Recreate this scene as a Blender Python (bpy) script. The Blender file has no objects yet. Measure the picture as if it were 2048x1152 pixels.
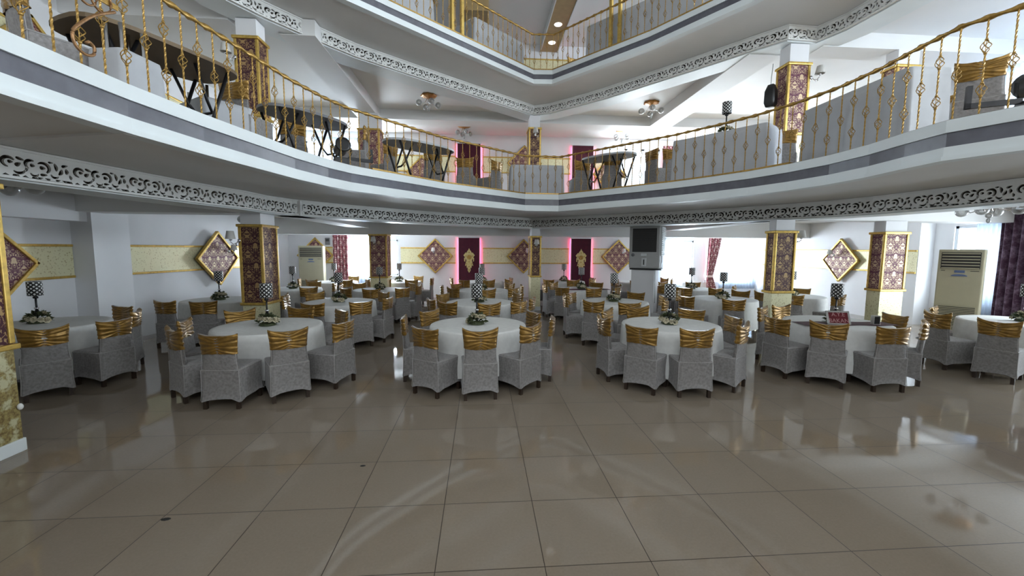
import bpy, bmesh, math, random
from mathutils import Vector, Matrix
from mathutils.geometry import tessellate_polygon
PI = math.pi
sin, cos = math.sin, math.cos
R = math.radians
random.seed(7)
S = bpy.context.scene
C = S.collection

# ------------------------------------------------------------------ camera, world, light, exposure
H = 1.887
YAW, PITCH, ROLL, FPX = .0739, -.0945, .0062, 827.45
cam_d = bpy.data.cameras.new('camera'); cam = bpy.data.objects.new('camera', cam_d); C.objects.link(cam)
cam_d.sensor_width = 36; cam_d.lens = FPX * 36 / 2048; cam_d.clip_start = .05; cam_d.clip_end = 200
fw = Vector((sin(YAW)*cos(PITCH), cos(YAW)*cos(PITCH), sin(PITCH)))
r0 = Vector((cos(YAW), -sin(YAW), 0)); u0 = r0.cross(fw)
rr = r0*cos(ROLL) + u0*sin(ROLL); uu = u0*cos(ROLL) - r0*sin(ROLL)
M = Matrix((rr, uu, -fw)).transposed().to_4x4(); M.translation = Vector((0, 0, H))
cam.matrix_world = M
S.camera = cam

S.view_settings.view_transform = 'Standard'
S.view_settings.look = 'None'
S.view_settings.exposure = 0.55
S.view_settings.gamma = 1.0
S.view_settings.use_curve_mapping = False
S.cycles.use_denoising = True
S.cycles.max_bounces = 7
S.cycles.diffuse_bounces = 4
S.cycles.glossy_bounces = 3
S.cycles.transmission_bounces = 4
S.cycles.transparent_max_bounces = 8
S.cycles.sample_clamp_indirect = 6.0
S.cycles.caustics_reflective = False
S.cycles.caustics_refractive = False

w = bpy.data.worlds.new('daylight'); S.world = w; w.use_nodes = True
w.node_tree.nodes['Background'].inputs[0].default_value = (.86, .94, 1.0, 1)
w.node_tree.nodes['Background'].inputs[1].default_value = 1.6

def area(name, loc, rot, sx, sy, power, col=(.93, .97, 1.0)):
    d = bpy.data.lights.new(name, 'AREA'); d.shape = 'RECTANGLE'; d.size = sx; d.size_y = sy
    d.energy = power; d.color = col
    o = bpy.data.objects.new(name, d); C.objects.link(o); o.location = loc; o.rotation_euler = rot
    return o
# daylight coming in through the back and right windows (each lamp fills one window opening, just outside the glass)
XL, XR, XR2, YB, YF = -7.15, 11.1, 11.5, 16.0, -4.6
Z2, Z3, ZC = 3.2, 6.47, 9.4
W_BACK = [(-5.05, -3.15, .85, 2.2), (7.2, 8.45, .6, 2.25), (8.95, 10.95, .62, 2.6)]
W_BACK2 = [(-6.4, -3.4, 4.0, 5.75), (4.9, 6.9, 4.0, 5.75), (7.4, 10.6, 4.0, 5.75)]
W_RIGHT = [(8.1, 9.35, .75, 2.5), (3.6, 7.4, .5, 2.55)]
W_RIGHT2 = [(4.2, 8.6, 3.9, 5.75), (-1.0, 3.4, 3.9, 5.75)]
W_RIGHT3 = [(4.2, 8.6, 7.2, 9.0), (9.8, 14.5, 7.2, 9.0)]
REAR_FILL = [(-5.0, 0.5, 3.6, 8.6), (3.0, 9.5, 3.6, 8.6)]  # invented openings behind the camera, only there for the fill lamps
for (a, b, c, d) in W_BACK: area('window_daylight', ((a+b)/2, YB+.2, (c+d)/2), (R(-90), 0, 0), b-a, d-c, (100 if a > 8 else 230)*(b-a)*(d-c))
for (a, b, c, d) in W_BACK2: area('window_daylight', ((a+b)/2, YB+.2, (c+d)/2), (R(-90), 0, 0), b-a, d-c, 95*(b-a)*(d-c))
for (a, b, c, d) in W_RIGHT + W_RIGHT2 + W_RIGHT3: area('window_daylight', (XR2+.2, (a+b)/2, (c+d)/2), (0, R(90), 0), d-c, b-a, (42 if d < 3 else 85)*(b-a)*(d-c))
for (a, b, c, d) in REAR_FILL: area('window_daylight', ((a+b)/2, YF-.2, (c+d)/2), (R(90), 0, 0), b-a, d-c, 3.0*(b-a)*(d-c))  # added ambient fill from behind the camera, no known windows there

# ------------------------------------------------------------------ node helpers and materials
class NT:
    def __init__(s, name):
        m = bpy.data.materials.new(name); m.use_nodes = True; s.m = m; s.t = m.node_tree
        s.t.nodes.clear(); s.out = s.n('ShaderNodeOutputMaterial')
    def n(s, typ, **kw):
        k = s.t.nodes.new(typ)
        for a, v in kw.items(): setattr(k, a, v)
        return k
    def l(s, a, b): s.t.links.new(a, b)
    def put(s, sock, v):
        if isinstance(v, (int, float)): sock.default_value = v
        elif isinstance(v, tuple): sock.default_value = v if len(v) == len(sock.default_value) else tuple(v) + (1,)
        else: s.l(v, sock)
    def m_(s, op, a, b=0.0, c=0.0):
        k = s.n('ShaderNodeMath', operation=op)
        for i, v in enumerate((a, b, c)): s.put(k.inputs[i], v)
        return k.outputs[0]
    def mix(s, f, a, b):
        k = s.n('ShaderNodeMix', data_type='RGBA'); s.put(k.inputs[0], f); s.put(k.inputs[6], a); s.put(k.inputs[7], b)
        return k.outputs[2]
    def co(s, which='Object'): return s.n('ShaderNodeTexCoord').outputs[which]
    def xyz(s, v):
        k = s.n('ShaderNodeSeparateXYZ'); s.l(v, k.inputs[0]); return k.outputs
    def vec(s, x, y, z=0.0):
        k = s.n('ShaderNodeCombineXYZ')
        for i, v in enumerate((x, y, z)): s.put(k.inputs[i], v)
        return k.outputs[0]
    def noise(s, v, sc, det=3.0, rough=.5):
        k = s.n('ShaderNodeTexNoise'); s.l(v, k.inputs['Vector']); k.inputs['Scale'].default_value = sc
        k.inputs['Detail'].default_value = det; k.inputs['Roughness'].default_value = rough; return k.outputs[0]
    def ramp(s, v, lo, hi):
        k = s.n('ShaderNodeMapRange'); s.l(v, k.inputs[0]); k.inputs[1].default_value = lo; k.inputs[2].default_value = hi
        return k.outputs[0]
    def bsdf(s, col, rough=.5, metal=0.0, **kw):
        b = s.n('ShaderNodeBsdfPrincipled'); s.put(b.inputs['Base Color'], col); s.put(b.inputs['Roughness'], rough)
        s.put(b.inputs['Metallic'], metal)
        for k, v in kw.items(): s.put(b.inputs[k.replace('_', ' ')], v)
        s.l(b.outputs[0], s.out.inputs[0]); s.b = b; return b
    def bump(s, h, st=.3, dist=.01):
        k = s.n('ShaderNodeBump'); s.l(h, k.inputs['Height']); k.inputs['Strength'].default_value = st
        k.inputs['Distance'].default_value = dist; s.l(k.outputs[0], s.b.inputs['Normal'])

MT = {}
def mat(name, col, rough=.5, metal=0.0, var=0.0, vs=6.0, bump=0.0, bs=60.0, **kw):
    t = NT(name); c = col
    if var:
        nz = t.noise(t.co(), vs, 4)
        c = t.mix(t.ramp(nz, .3, .7), tuple(x*(1-var) for x in col), tuple(min(1, x*(1+var)) for x in col))
    t.bsdf(c, rough, metal, **kw)
    if bump: t.bump(t.noise(t.co(), bs, 3), bump, .005)
    MT[name] = t.m; return t.m
mat('white_wall', (.80, .80, .81), .55, var=.03, vs=1.5)
mat('ceiling_paint', (.80, .80, .79), .6, var=.02, vs=1.2)
mat('soffit_paint', (.72, .71, .69), .6, var=.03, vs=1.5)
mat('white_lacquer', (.74, .78, .78), .5, var=.03, vs=2)
mat('grey_granite', (.12, .12, .14), .3, var=.15, vs=8)
mat('frieze_paint', (.78, .78, .75), .45, var=.03)
mat('painted_shade', (.045, .032, .020), .8, var=.15)
mat('gold_metal', (.46, .28, .075), .36, .6, var=.25, vs=25)
mat('gold_moulding', (.60, .40, .10), .35, .55, var=.2, vs=18)
mat('antique_bronze', (.30, .16, .07), .4, .6, var=.3, vs=40)
mat('black_plastic', (.012, .012, .013), .35, var=.1)
mat('black_metal', (.015, .015, .017), .3, .3, var=.1)
mat('dark_wood', (.035, .020, .012), .5, var=.3, vs=12)
mat('brown_board', (.15, .10, .05), .55, var=.15, vs=3)
mat('piping_cloth', (.46, .44, .43), .8, var=.08)
mat('cover_cloth', (.26, .245, .238), .85, var=.24, vs=34, bump=.25, bs=120, Sheen_Weight=.25)
mat('table_linen', (.78, .78, .755), .75, var=.05, vs=14, bump=.1, bs=90)
mat('drape_cloth', (.50, .51, .53), .85, var=.05, vs=5)
mat('runner_cloth', (.055, .012, .022), .6, var=.3, vs=20)
mat('sash_satin', (.26, .140, .022), .30, .45, var=.3, vs=16, Sheen_Weight=.2)
mat('chrome', (.7, .7, .72), .15, 1.0, var=.02)
mat('leaf', (.06, .075, .03), .6, var=.5, vs=60)
mat('blossom', (.62, .56, .40), .6, var=.3, vs=50)
mat('ac_shell', (.42, .385, .27), .4, var=.03)
mat('ac_side', (.68, .70, .70), .4, var=.03)
mat('slot_dark', (.03, .028, .026), .6, var=.1)
mat('cooler_shell', (.45, .45, .44), .45, var=.03)
mat('badge_blue', (.10, .14, .26), .3, var=.1)
mat('beam_brown', (.40, .28, .13), .5, var=.08)
mat('rose_gold', (.50, .24, .06), .4, .4, var=.2, vs=20)
mat('folding_grey', (.46, .47, .49), .5, var=.06)
mat('velvet', (.065, .001, .014), .9, var=.2, vs=10, Sheen_Weight=.3)
mat('ornament_gold', (.62, .50, .22), .5, .3, var=.3, vs=30)
mat('window_frame', (.72, .76, .80), .4, var=.02)
mat('sign_red', (.16, .012, .02), .4, var=.1)
mat('sign_letter', (.55, .30, .30), .5, var=.05)
mat('silver_frame', (.55, .54, .52), .35, .4, var=.1)
mat('table_grey', (.16, .16, .17), .45, var=.1)
mat('outside_white', (.8, .8, .8), .5, var=.02)
mat('plaster', (.8, .79, .75), .7, var=.05)
mat('lamp_white', (.68, .66, .62), .5, var=.05)

def glassy(name, fac=.12, tint=(.93, .97, 1.0)):
    t = NT(name); a = t.n('ShaderNodeBsdfTransparent'); a.inputs[0].default_value = tint + (1,)
    b = t.n('ShaderNodeBsdfGlossy'); b.inputs[1].default_value = .05
    m = t.n('ShaderNodeMixShader'); m.inputs[0].default_value = fac
    t.l(a.outputs[0], m.inputs[1]); t.l(b.outputs[0], m.inputs[2]); t.l(m.outputs[0], t.out.inputs[0]); MT[name] = t.m
glassy('window_glass', .08)
def globe():
    t = NT('globe_glass'); a = t.n('ShaderNodeBsdfTransparent'); b = t.n('ShaderNodeBsdfPrincipled')
    b.inputs['Base Color'].default_value = (.45, .45, .44, 1); b.inputs['Roughness'].default_value = .1
    m = t.n('ShaderNodeMixShader'); lw = t.n('ShaderNodeLayerWeight'); lw.inputs[0].default_value = .45
    t.l(t.m_('ADD', lw.outputs[1], .35), m.inputs[0])
    t.l(a.outputs[0], m.inputs[1]); t.l(b.outputs[0], m.inputs[2]); t.l(m.outputs[0], t.out.inputs[0]); MT['globe_glass'] = t.m
globe()
def emis(name, col, st):
    t = NT(name); e = t.n('ShaderNodeEmission'); e.inputs[0].default_value = col + (1,); e.inputs[1].default_value = st
    t.l(e.outputs[0], t.out.inputs[0]); MT[name] = t.m
emis('led_red', (1.0, .08, .20), 26.0)
emis('downlight', (1.0, 1.0, .98), 1.6)
def sheer(name, col, tr):
    t = NT(name)
    a = t.n('ShaderNodeBsdfTransparent'); b = t.n('ShaderNodeBsdfTranslucent'); d = t.n('ShaderNodeBsdfDiffuse')
    b.inputs[0].default_value = col + (1,); d.inputs[0].default_value = col + (1,)
    m1 = t.n('ShaderNodeMixShader'); m1.inputs[0].default_value = .4; t.l(b.outputs[0], m1.inputs[1]); t.l(d.outputs[0], m1.inputs[2])
    m = t.n('ShaderNodeMixShader'); m.inputs[0].default_value = 1-tr
    t.l(a.outputs[0], m.inputs[1]); t.l(m1.outputs[0], m.inputs[2]); t.l(m.outputs[0], t.out.inputs[0]); MT[name] = t.m
sheer('sheer_cloth', (.50, .56, .64), .22)

def damask(name, bg, fg, cw=.27, ch=.36, metal=.25, rough=.45, transl=False):
    t = NT(name); x, y, _ = t.xyz(t.co('UV'))
    u = t.m_('DIVIDE', x, cw); v = t.m_('DIVIDE', y, ch)
    masks = []
    for off, sc in ((0.0, 1.0), (.5, .9)):
        a = t.m_('SUBTRACT', t.m_('FRACT', t.m_('ADD', u, off)), .5)
        b = t.m_('SUBTRACT', t.m_('FRACT', t.m_('ADD', v, off)), .5)
        ax = t.m_('ABSOLUTE', a)
        r = t.m_('SQRT', t.m_('ADD', t.m_('MULTIPLY', t.m_('MULTIPLY', ax, ax), 2.0), t.m_('MULTIPLY', b, b)))
        nz = t.noise(t.vec(ax, b, off*7), 8.0*sc, 2.0, .5)
        line = t.ramp(t.m_('ABSOLUTE', t.m_('SUBTRACT', nz, .5)), .036, .020)      # mirrored scroll lines
        ang = t.m_('ARCTAN2', b, ax)
        lobe = t.m_('MULTIPLY', t.m_('COSINE', t.m_('MULTIPLY', ang, 7.0)), .06)
        f = t.m_('ADD', t.m_('SUBTRACT', .25, r), lobe)
        petals = t.m_('MULTIPLY', t.ramp(f, 0, .03), t.ramp(nz, .47, .53))
        masks.append(t.m_('MULTIPLY', t.m_('MAXIMUM', line, petals), t.ramp(r, .50, .44)))
    mk = t.m_('MAXIMUM', masks[0], masks[1])
    col = t.mix(mk, bg, fg)
    t.bsdf(col, t.m_('SUBTRACT', rough+.15, t.m_('MULTIPLY', mk, .2)), t.m_('MULTIPLY', mk, metal))
    MT[name] = t.m
damask('damask_paper', (.050, .008, .018), (.42, .27, .12))
damask('damask_bright', (.12, .025, .05), (.60, .43, .27))
damask('damask_curtain', (.20, .03, .05), (.62, .45, .42), .26, .34, 0.0, .8)
def gold_paper():
    t = NT('gold_paper'); c = t.co('Object')
    vo = t.n('ShaderNodeTexVoronoi'); vo.inputs['Scale'].default_value = 26; t.l(c, vo.inputs['Vector'])
    nz = t.noise(c, 22, 3, .6)
    g = t.m_('ADD', t.m_('MULTIPLY', vo.outputs[0], .9), nz)
    k = t.mix(t.ramp(g, .45, .85), (.44, .36, .15), (.78, .74, .48))
    t.bsdf(k, .4, .25); t.bump(nz, .25, .004); MT['gold_paper'] = t.m
gold_paper()
def worn_paper():
    t = NT('worn_paper'); c = t.co('Object'); n1 = t.noise(c, 5, 6, .7); n2 = t.noise(c, 38, 4, .7)
    k = t.mix(t.ramp(n2, .35, .65), (.16, .10, .035), (.42, .34, .13)); k = t.mix(t.ramp(n1, .50, .58), k, (.60, .57, .36))
    t.bsdf(k, .5, .2); t.bump(n2, .4, .005); MT['worn_paper'] = t.m
worn_paper()
def floor_mat():
    t = NT('floor_tile'); x, y, _ = t.xyz(t.co('Object')); T = .65
    lines = []; cells = []
    for s_, ph in ((x, .4217), (y, -3.5055)):
        q = t.m_('ADD', t.m_('DIVIDE', s_, T), ph)
        fr = t.m_('FRACT', q); d = t.m_('MINIMUM', fr, t.m_('SUBTRACT', 1.0, fr))
        lines.append(d); cells.append(t.m_('FLOOR', q))
    d = t.m_('MINIMUM', lines[0], lines[1])
    line = t.m_('LESS_THAN', d, .0042)
    wn = t.n('ShaderNodeTexWhiteNoise'); t.l(t.vec(cells[0], cells[1]), wn.inputs['Vector'])
    nz = t.noise(t.co('Object'), 1.3, 5, .6); n2 = t.noise(t.co('Object'), 55, 2, .6)
    k = t.m_('ADD', t.m_('ADD', t.m_('MULTIPLY', wn.outputs[0], .25), t.m_('MULTIPLY', nz, .5)), t.m_('MULTIPLY', n2, .45))
    col = t.mix(k, (.225, .178, .130), (.320, .265, .205))
    col = t.mix(line, col, (.05, .035, .025))
    t.bsdf(col, t.m_('ADD', .03, t.m_('ADD', t.m_('MULTIPLY', line, .5), t.m_('MULTIPLY', nz, .05))), 0.0, IOR=1.5)
    MT['floor_tile'] = t.m
floor_mat()
def shade_mat():
    t = NT('woven_shade'); x, y, _ = t.xyz(t.co('UV'))
    a = t.m_('FRACT', t.m_('ADD', t.m_('MULTIPLY', x, 9.0), t.m_('MULTIPLY', y, 9.0)))
    b = t.m_('FRACT', t.m_('SUBTRACT', t.m_('MULTIPLY', x, 9.0), t.m_('MULTIPLY', y, 9.0)))
    k = t.m_('MULTIPLY', t.m_('GREATER_THAN', a, .48), t.m_('GREATER_THAN', b, .48))
    t.bsdf(t.mix(k, (.006, .005, .004), (.80, .80, .78)), .5, .0); MT['woven_shade'] = t.m
shade_mat()
def purple_mat():
    t = NT('purple_curtain'); nz = t.noise(t.co('Object'), 7, 5, .7)
    t.bsdf(t.mix(t.ramp(nz, .45, .7), (.055, .018, .045), (.24, .17, .24)), .7, .1); MT['purple_curtain'] = t.m
purple_mat()

# ------------------------------------------------------------------ mesh helpers
class G:
    def __init__(s): s.v = []; s.f = []; s.uv = {}; s.sm = []
    def add(s, vs, fs, smooth=False, uvs=None, M=None):
        o = len(s.v)
        for p in vs:
            p = Vector(p); s.v.append(M @ p if M else p)
        for i, f in enumerate(fs):
            if uvs: s.uv[len(s.f)] = [uvs[j] for j in f] if not isinstance(uvs[0], list) else uvs[i]
            s.f.append([o+j for j in f]); s.sm.append(smooth)
        return s
    def box(s, x0, x1, y0, y1, z0, z1, M=None, b=0.0):
        if b > 0:
            bm = bmesh.new(); bmesh.ops.create_cube(bm, size=1)
            for v in bm.verts: v.co = Vector(((x0+x1)/2+v.co.x*(x1-x0), (y0+y1)/2+v.co.y*(y1-y0), (z0+z1)/2+v.co.z*(z1-z0)))
            bmesh.ops.bevel(bm, geom=bm.edges[:], offset=b, segments=2, affect='EDGES', profile=.6)
            bm.verts.ensure_lookup_table()
            s.add([v.co.copy() for v in bm.verts], [[v.index for v in f.verts] for f in bm.faces], False, None, M); bm.free(); return s
        vs = [(x0,y0,z0),(x1,y0,z0),(x1,y1,z0),(x0,y1,z0),(x0,y0,z1),(x1,y0,z1),(x1,y1,z1),(x0,y1,z1)]
        fs = [[0,3,2,1],[4,5,6,7],[0,1,5,4],[1,2,6,5],[2,3,7,6],[3,0,4,7]]
        w, d, h = x1-x0, y1-y0, z1-z0
        uvs = [[(0,0),(0,d),(w,d),(w,0)],[(0,0),(w,0),(w,d),(0,d)],[(0,0),(w,0),(w,h),(0,h)],[(0,0),(d,0),(d,h),(0,h)],[(0,0),(w,0),(w,h),(0,h)],[(0,0),(d,0),(d,h),(0,h)]]
        return s.add(vs, fs, False, uvs, M)
    def rings(s, rs, cap0=False, cap1=False, smooth=True, closed=True, M=None, uv=None):
        n = len(rs[0]); vs = [p for r in rs for p in r]; fs = []; us = []
        for i in range(len(rs)-1):
            for j in range(n if closed else n-1):
                k = (j+1) % n; fs.append([i*n+j, i*n+k, (i+1)*n+k, (i+1)*n+j])
                if uv: us.append([(uv[0]*j/n, uv[1]*i/(len(rs)-1)), (uv[0]*(j+1)/n, uv[1]*i/(len(rs)-1)), (uv[0]*(j+1)/n, uv[1]*(i+1)/(len(rs)-1)), (uv[0]*j/n, uv[1]*(i+1)/(len(rs)-1))])
        if cap0: fs.append(list(range(n))[::-1]); us.append([(0, 0)]*n)
        if cap1: fs.append([(len(rs)-1)*n+j for j in range(n)]); us.append([(0, 0)]*n)
        return s.add(vs, fs, smooth, us if uv else None, M)
    def lathe(s, prof, n=24, M=None, smooth=True, uv=None, cap0=True, cap1=True):
        return s.rings([[(r*cos(2*PI*j/n), r*sin(2*PI*j/n), z) for j in range(n)] for r, z in prof], cap0, cap1, smooth, True, M, uv)
    def tube(s, pts, r, n=6, M=None, smooth=True, rf=None):
        pts = [Vector(p) for p in pts]; rs = []
        up = Vector((0, 0, 1))
        for i, p in enumerate(pts):
            t = (pts[min(i+1, len(pts)-1)] - pts[max(i-1, 0)]).normalized()
            a = t.cross(up if abs(t.z) < .95 else Vector((1, 0, 0))).normalized(); b = t.cross(a)
            q = r if rf is None else rf(i/(len(pts)-1))
            rs.append([p + a*q*cos(2*PI*j/n) + b*q*sin(2*PI*j/n) for j in range(n)])
        return s.rings(rs, True, True, smooth, True, M)
    def sphere(s, c, r, n=12, m=8, sz=1.0):
        c = Vector(c)
        return s.rings([[c + Vector((r*sin(PI*i/m)*cos(2*PI*j/n), r*sin(PI*i/m)*sin(2*PI*j/n), r*sz*cos(PI*i/m))) for j in range(n)] for i in range(m+1)])
    def mesh(s, name):
        me = bpy.data.meshes.new(name); me.from_pydata([tuple(v) for v in s.v], [], s.f); me.validate(clean_customdata=False)
        if len(me.polygons) == len(s.f):
            me.polygons.foreach_set('use_smooth', s.sm)
            if s.uv:
                ul = me.uv_layers.new(name='UVMap'); li = 0
                for i, p in enumerate(me.polygons):
                    u = s.uv.get(i)
                    for k, l in enumerate(p.loop_indices): ul.data[l].uv = u[k] if u else (0, 0)
        me.update(); return me

def link(name, me, m=None, parent=None, loc=None, rz=0.0):
    if isinstance(me, G): me = me.mesh(name)
    if m and not me.materials: me.materials.append(MT[m])
    o = bpy.data.objects.new(name, me); C.objects.link(o)
    if parent: o.parent = parent
    if loc: o.location = loc
    if rz: o.rotation_euler = (0, 0, rz)
    return o
def thing(name, label, cat, loc=(0, 0, 0), rz=0.0, group=None):
    o = bpy.data.objects.new(name, None); C.objects.link(o); o.location = loc; o.rotation_euler = (0, 0, rz)
    o.empty_display_size = .1; o['label'] = label; o['category'] = cat
    if group: o['group'] = group
    return o
def tag(o, label, cat, group=None, kind=None):
    o['label'] = label; o['category'] = cat
    if group: o['group'] = group
    if kind: o['kind'] = kind
    return o
def struct(name, g, m, label=None, parent=None):
    o = link(name, g, m, parent)
    if not parent: o['kind'] = 'structure'
    if label: o['label'] = label
    return o
def copy_tree(o, parent=None):
    c = o.copy(); C.objects.link(c); c.parent = parent
    for ch in list(o.children): copy_tree(ch, c)
    return c

# ------------------------------------------------------------------ plan of the atrium (metres)
FAS2 = [(-2.92,-4.6),(-2.92,1.5),(-2.91,2.9),(-2.86,3.7),(-2.75,4.45),(-2.6,5.2),(-2.48,5.85),(-2.28,6.5),(-2.08,6.92),(-1.83,7.24),(-.73,8.55),(1.04,10.0),(1.86,10.03),(3.68,7.93),(4.1,7.3),(4.44,6.7),(4.66,6.1),(4.78,5.5),(4.78,4.9),(4.70,4.4),(4.66,3.95),(4.85,3.5),(5.05,3.1),(5.15,2.4),(5.2,-4.6)]
FAS3 = [(-3.7,-4.6),(-3.7,6.0),(-3.3,6.75),(-2.34,7.75),(-1.73,8.31),(-.66,9.27),(1.33,11.05),(1.83,11.02),(3.55,8.95),(4.65,7.2),(5.0,6.2),(5.1,-4.6)]
FRZ2 = [(-4.45,1.2),(-4.42,4.25),(-4.33,4.9),(-4.24,5.5),(-4.1,6.4),(-3.85,7.3),(-3.82,8.1),(-2.95,9.15),(-1.9,10.18),(-.58,11.18),(1.53,12.45),(4.6,9.8),(5.62,8.55),(5.95,8.05),(6.35,7.5),(6.6,6.7),(6.72,5.6),(6.74,4.5),(6.75,1.2)]
FRZ3 = [(-4.25,2.0),(-4.12,7.3),(-3.9,7.72),(-2.72,9.2),(-.78,10.8),(1.68,12.78),(3.16,11.28),(4.78,9.15),(5.75,7.83),(6.5,7.87),(6.6,6.7),(6.75,2.0)]

def poly_slab(g, pts, z0, z1, sides=False):
    tri = tessellate_polygon([[Vector((x, y, 0)) for x, y in pts]])
    n = len(pts); vs = [(x, y, z0) for x, y in pts] + [(x, y, z1) for x, y in pts]
    fs = []
    for a, b, c in tri:
        A, B, D = pts[a], pts[b], pts[c]
        s_ = (B[0]-A[0])*(D[1]-A[1]) - (B[1]-A[1])*(D[0]-A[0])
        if s_ < 0: b, c = c, b
        fs.append([n+a, n+b, n+c]); fs.append([a, c, b])
    if sides: fs += [[i, (i+1) % n, n+(i+1) % n, n+i] for i in range(n)]
    g.add(vs, fs); return g
def offset(path, d):
    out = []
    for i, p in enumerate(path):
        a = Vector(path[max(i-1, 0)]); b = Vector(path[min(i+1, len(path)-1)]); p = Vector(p)
        t1 = (p-a).normalized() if i > 0 else (b-p).normalized(); t2 = (b-p).normalized() if i < len(path)-1 else t1
        n = Vector((-t1.y-t2.y, t1.x+t2.x)).normalized(); k = n.dot(Vector((-t2.y, t2.x)))
        out.append(tuple(p + n*d/max(k, .5)))
    return out   # positive d moves away from the atrium (left of travel)
def wallstrip(g, path, off, z0, z1, th=.03, smooth=False):
    a = offset(path, off); b = offset(path, off+th)
    rs = [[(a[i][0], a[i][1], z0), (a[i][0], a[i][1], z1), (b[i][0], b[i][1], z1), (b[i][0], b[i][1], z0)] for i in range(len(path))]
    g.rings(rs, True, True, smooth); return g
def resample(path, step):
    P = [Vector(p) for p in path]; L = [0]
    for i in range(1, len(P)): L.append(L[-1] + (P[i]-P[i-1]).length)
    n = max(1, round(L[-1]/step)); out = []
    for k in range(n+1):
        d = L[-1]*k/n; i = 0
        while i < len(L)-2 and L[i+1] < d: i += 1
        t = (d-L[i])/(L[i+1]-L[i]); p = P[i].lerp(P[i+1], t); t_ = (P[i+1]-P[i]).normalized()
        out.append((p, t_))
    return out

# ------------------------------------------------------------------ shell
g = G(); g.box(XL-.5, XR2+.2, YF-.2, YB+.2, -.2, 0); struct('floor', g, 'floor_tile', 'glossy beige floor tiles with dark joints')
def wall_with_windows(name, axis, pos, th, lo, hi, z0, z1, wins, label):
    g = G()
    xs = sorted(set([lo, hi] + [v for w_ in wins for v in w_[:2] if lo < v < hi]))
    for a, b in zip(xs[:-1], xs[1:]):
        zs = sorted([(w_[2], w_[3]) for w_ in wins if w_[0] <= a+1e-6 and w_[1] >= b-1e-6])
        cur = z0
        for (c, d) in zs + [(z1, z1)]:
            if c > cur:
                if axis == 'x': g.box(a, b, pos, pos+th, cur, c)
                else: g.box(pos, pos+th, a, b, cur, c)
            cur = max(cur, d)
    return struct(name, g, 'white_wall', label)
wall_with_windows('wall_back', 'x', YB, .18, XL-.2, XR2+.2, 0, ZC, W_BACK + W_BACK2, 'white back wall across the hall')
wall_with_windows('wall_right', 'y', XR2, .18, YF-.2, YB, 0, ZC, W_RIGHT + W_RIGHT2 + W_RIGHT3, 'white right wall with windows')
g = G(); g.box(XR, XR2, 9.78, YB, 0, ZC); struct('wall_right_pier', g, 'white_wall', 'thick white section of the right wall')
wall_with_windows('wall_rear', 'x', YF-.18, .18, XL-.2, XR2+.2, 0, ZC, REAR_FILL, None)
g = G(); g.box(XL-.5, XL-.3, YF-.2, 8.2, 0, 2.81); g.box(XL-.3, XL, 8.15, 8.4, 0, 2.81); g.box(XL-.3, XL, YF, 8.2, 2.33, 2.81); g.box(XL-.2, XL, 8.2, YB, 0, 2.81); g.box(XL-.2, XL, YF-.2, YB, 2.81, ZC); g.box(XL, XL+.07, 8.15, 8.95, 0, 2.81); poly_slab(g, [(XL, 8.9), (-6.52, 13.35), (XL, 13.35)], 0, 2.81, True)

struct('wall_left', g, 'white_wall', 'white left wall with a projecting pier')
g = G(); g.box(XL-.2, XR2+.2, YF-.2, YB+.2, ZC, ZC+.2); struct('ceiling', g, 'ceiling_paint', 'white top ceiling')
g = G(); g.box(2.2, 2.8, 6.0, YB, ZC-.22, ZC-.003); g.box(-.62, .22, 13.0, YB, ZC-.5, ZC-.003)
o = struct('trim_1', g, 'beam_brown', 'brown boxed beam under the top ceiling')
g = G()
for x in (2.17, 2.8): g.box(x, x+.03, 6.0, YB, ZC-.25, ZC-.003)
struct('trim_2', g, 'white_lacquer', 'white edge strips of the brown beam')

def gallery(n, path, z0, z1):
    pts = [(XL, YF)] + path + [(XR2, YF), (XR2, 9.78), (XR, 9.78), (XR, YB), (XL, YB)]
    g = G(); poly_slab(g, pts, z0+.001, z1); return struct('ceiling_slab' if n == 1 else 'ceiling_slab', g, 'soffit_paint', 'balcony slab with plain soffit')
gallery(1, FAS2, 2.81, Z2); gallery(2, FAS3, 6.13, Z3)
def inner_ceiling(path, z):
    p = [(XL, -2)] + [(path[0][0], -2)] + path + [(path[-1][0], -2)] + [(XR2, -2), (XR2, 9.78), (XR, 9.78), (XR, YB), (XL, YB)]
    g = G(); poly_slab(g, p, z-.012, z); return g
struct('ceiling_lower', inner_ceiling(offset(FRZ2, .05), 2.81), 'ceiling_paint', 'white ceiling under the first balcony')
struct('ceiling_middle', inner_ceiling(offset(FRZ3, .05), 6.13), 'ceiling_paint', 'white ceiling under the second balcony')
g = G(); poly_slab(g, [(XL, YF)] + offset(FAS2, .1) + [(XR2, YF), (XR2, YB), (XL, YB)], Z2, Z2+.01); struct('floor_balcony', g, 'floor_tile', 'tiled floor of the first balcony')

# fascia bands
def fascia(path, z0, z1, k):
    h = z1-z0
    g = G(); wallstrip(g, path, -.02, z0+.70*h, z1+.012, .12); wallstrip(g, path, -.02, z0+.012, z0+.32*h, .12); wallstrip(g, path, -.045, z0-.018, z0+.025, .14)
    struct('trim_%d' % k, g, 'white_lacquer', 'white lacquered bands along the balcony edge')
    g = G(); wallstrip(g, path, 0, z0+.31*h, z0+.71*h, .1)
    struct('trim_%d' % (k+1), g, 'grey_granite', 'polished grey band along the balcony edge')
fascia(FAS2, 2.81, 3.18, 3); fascia(FAS3, 6.13, 6.45, 5)

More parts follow.
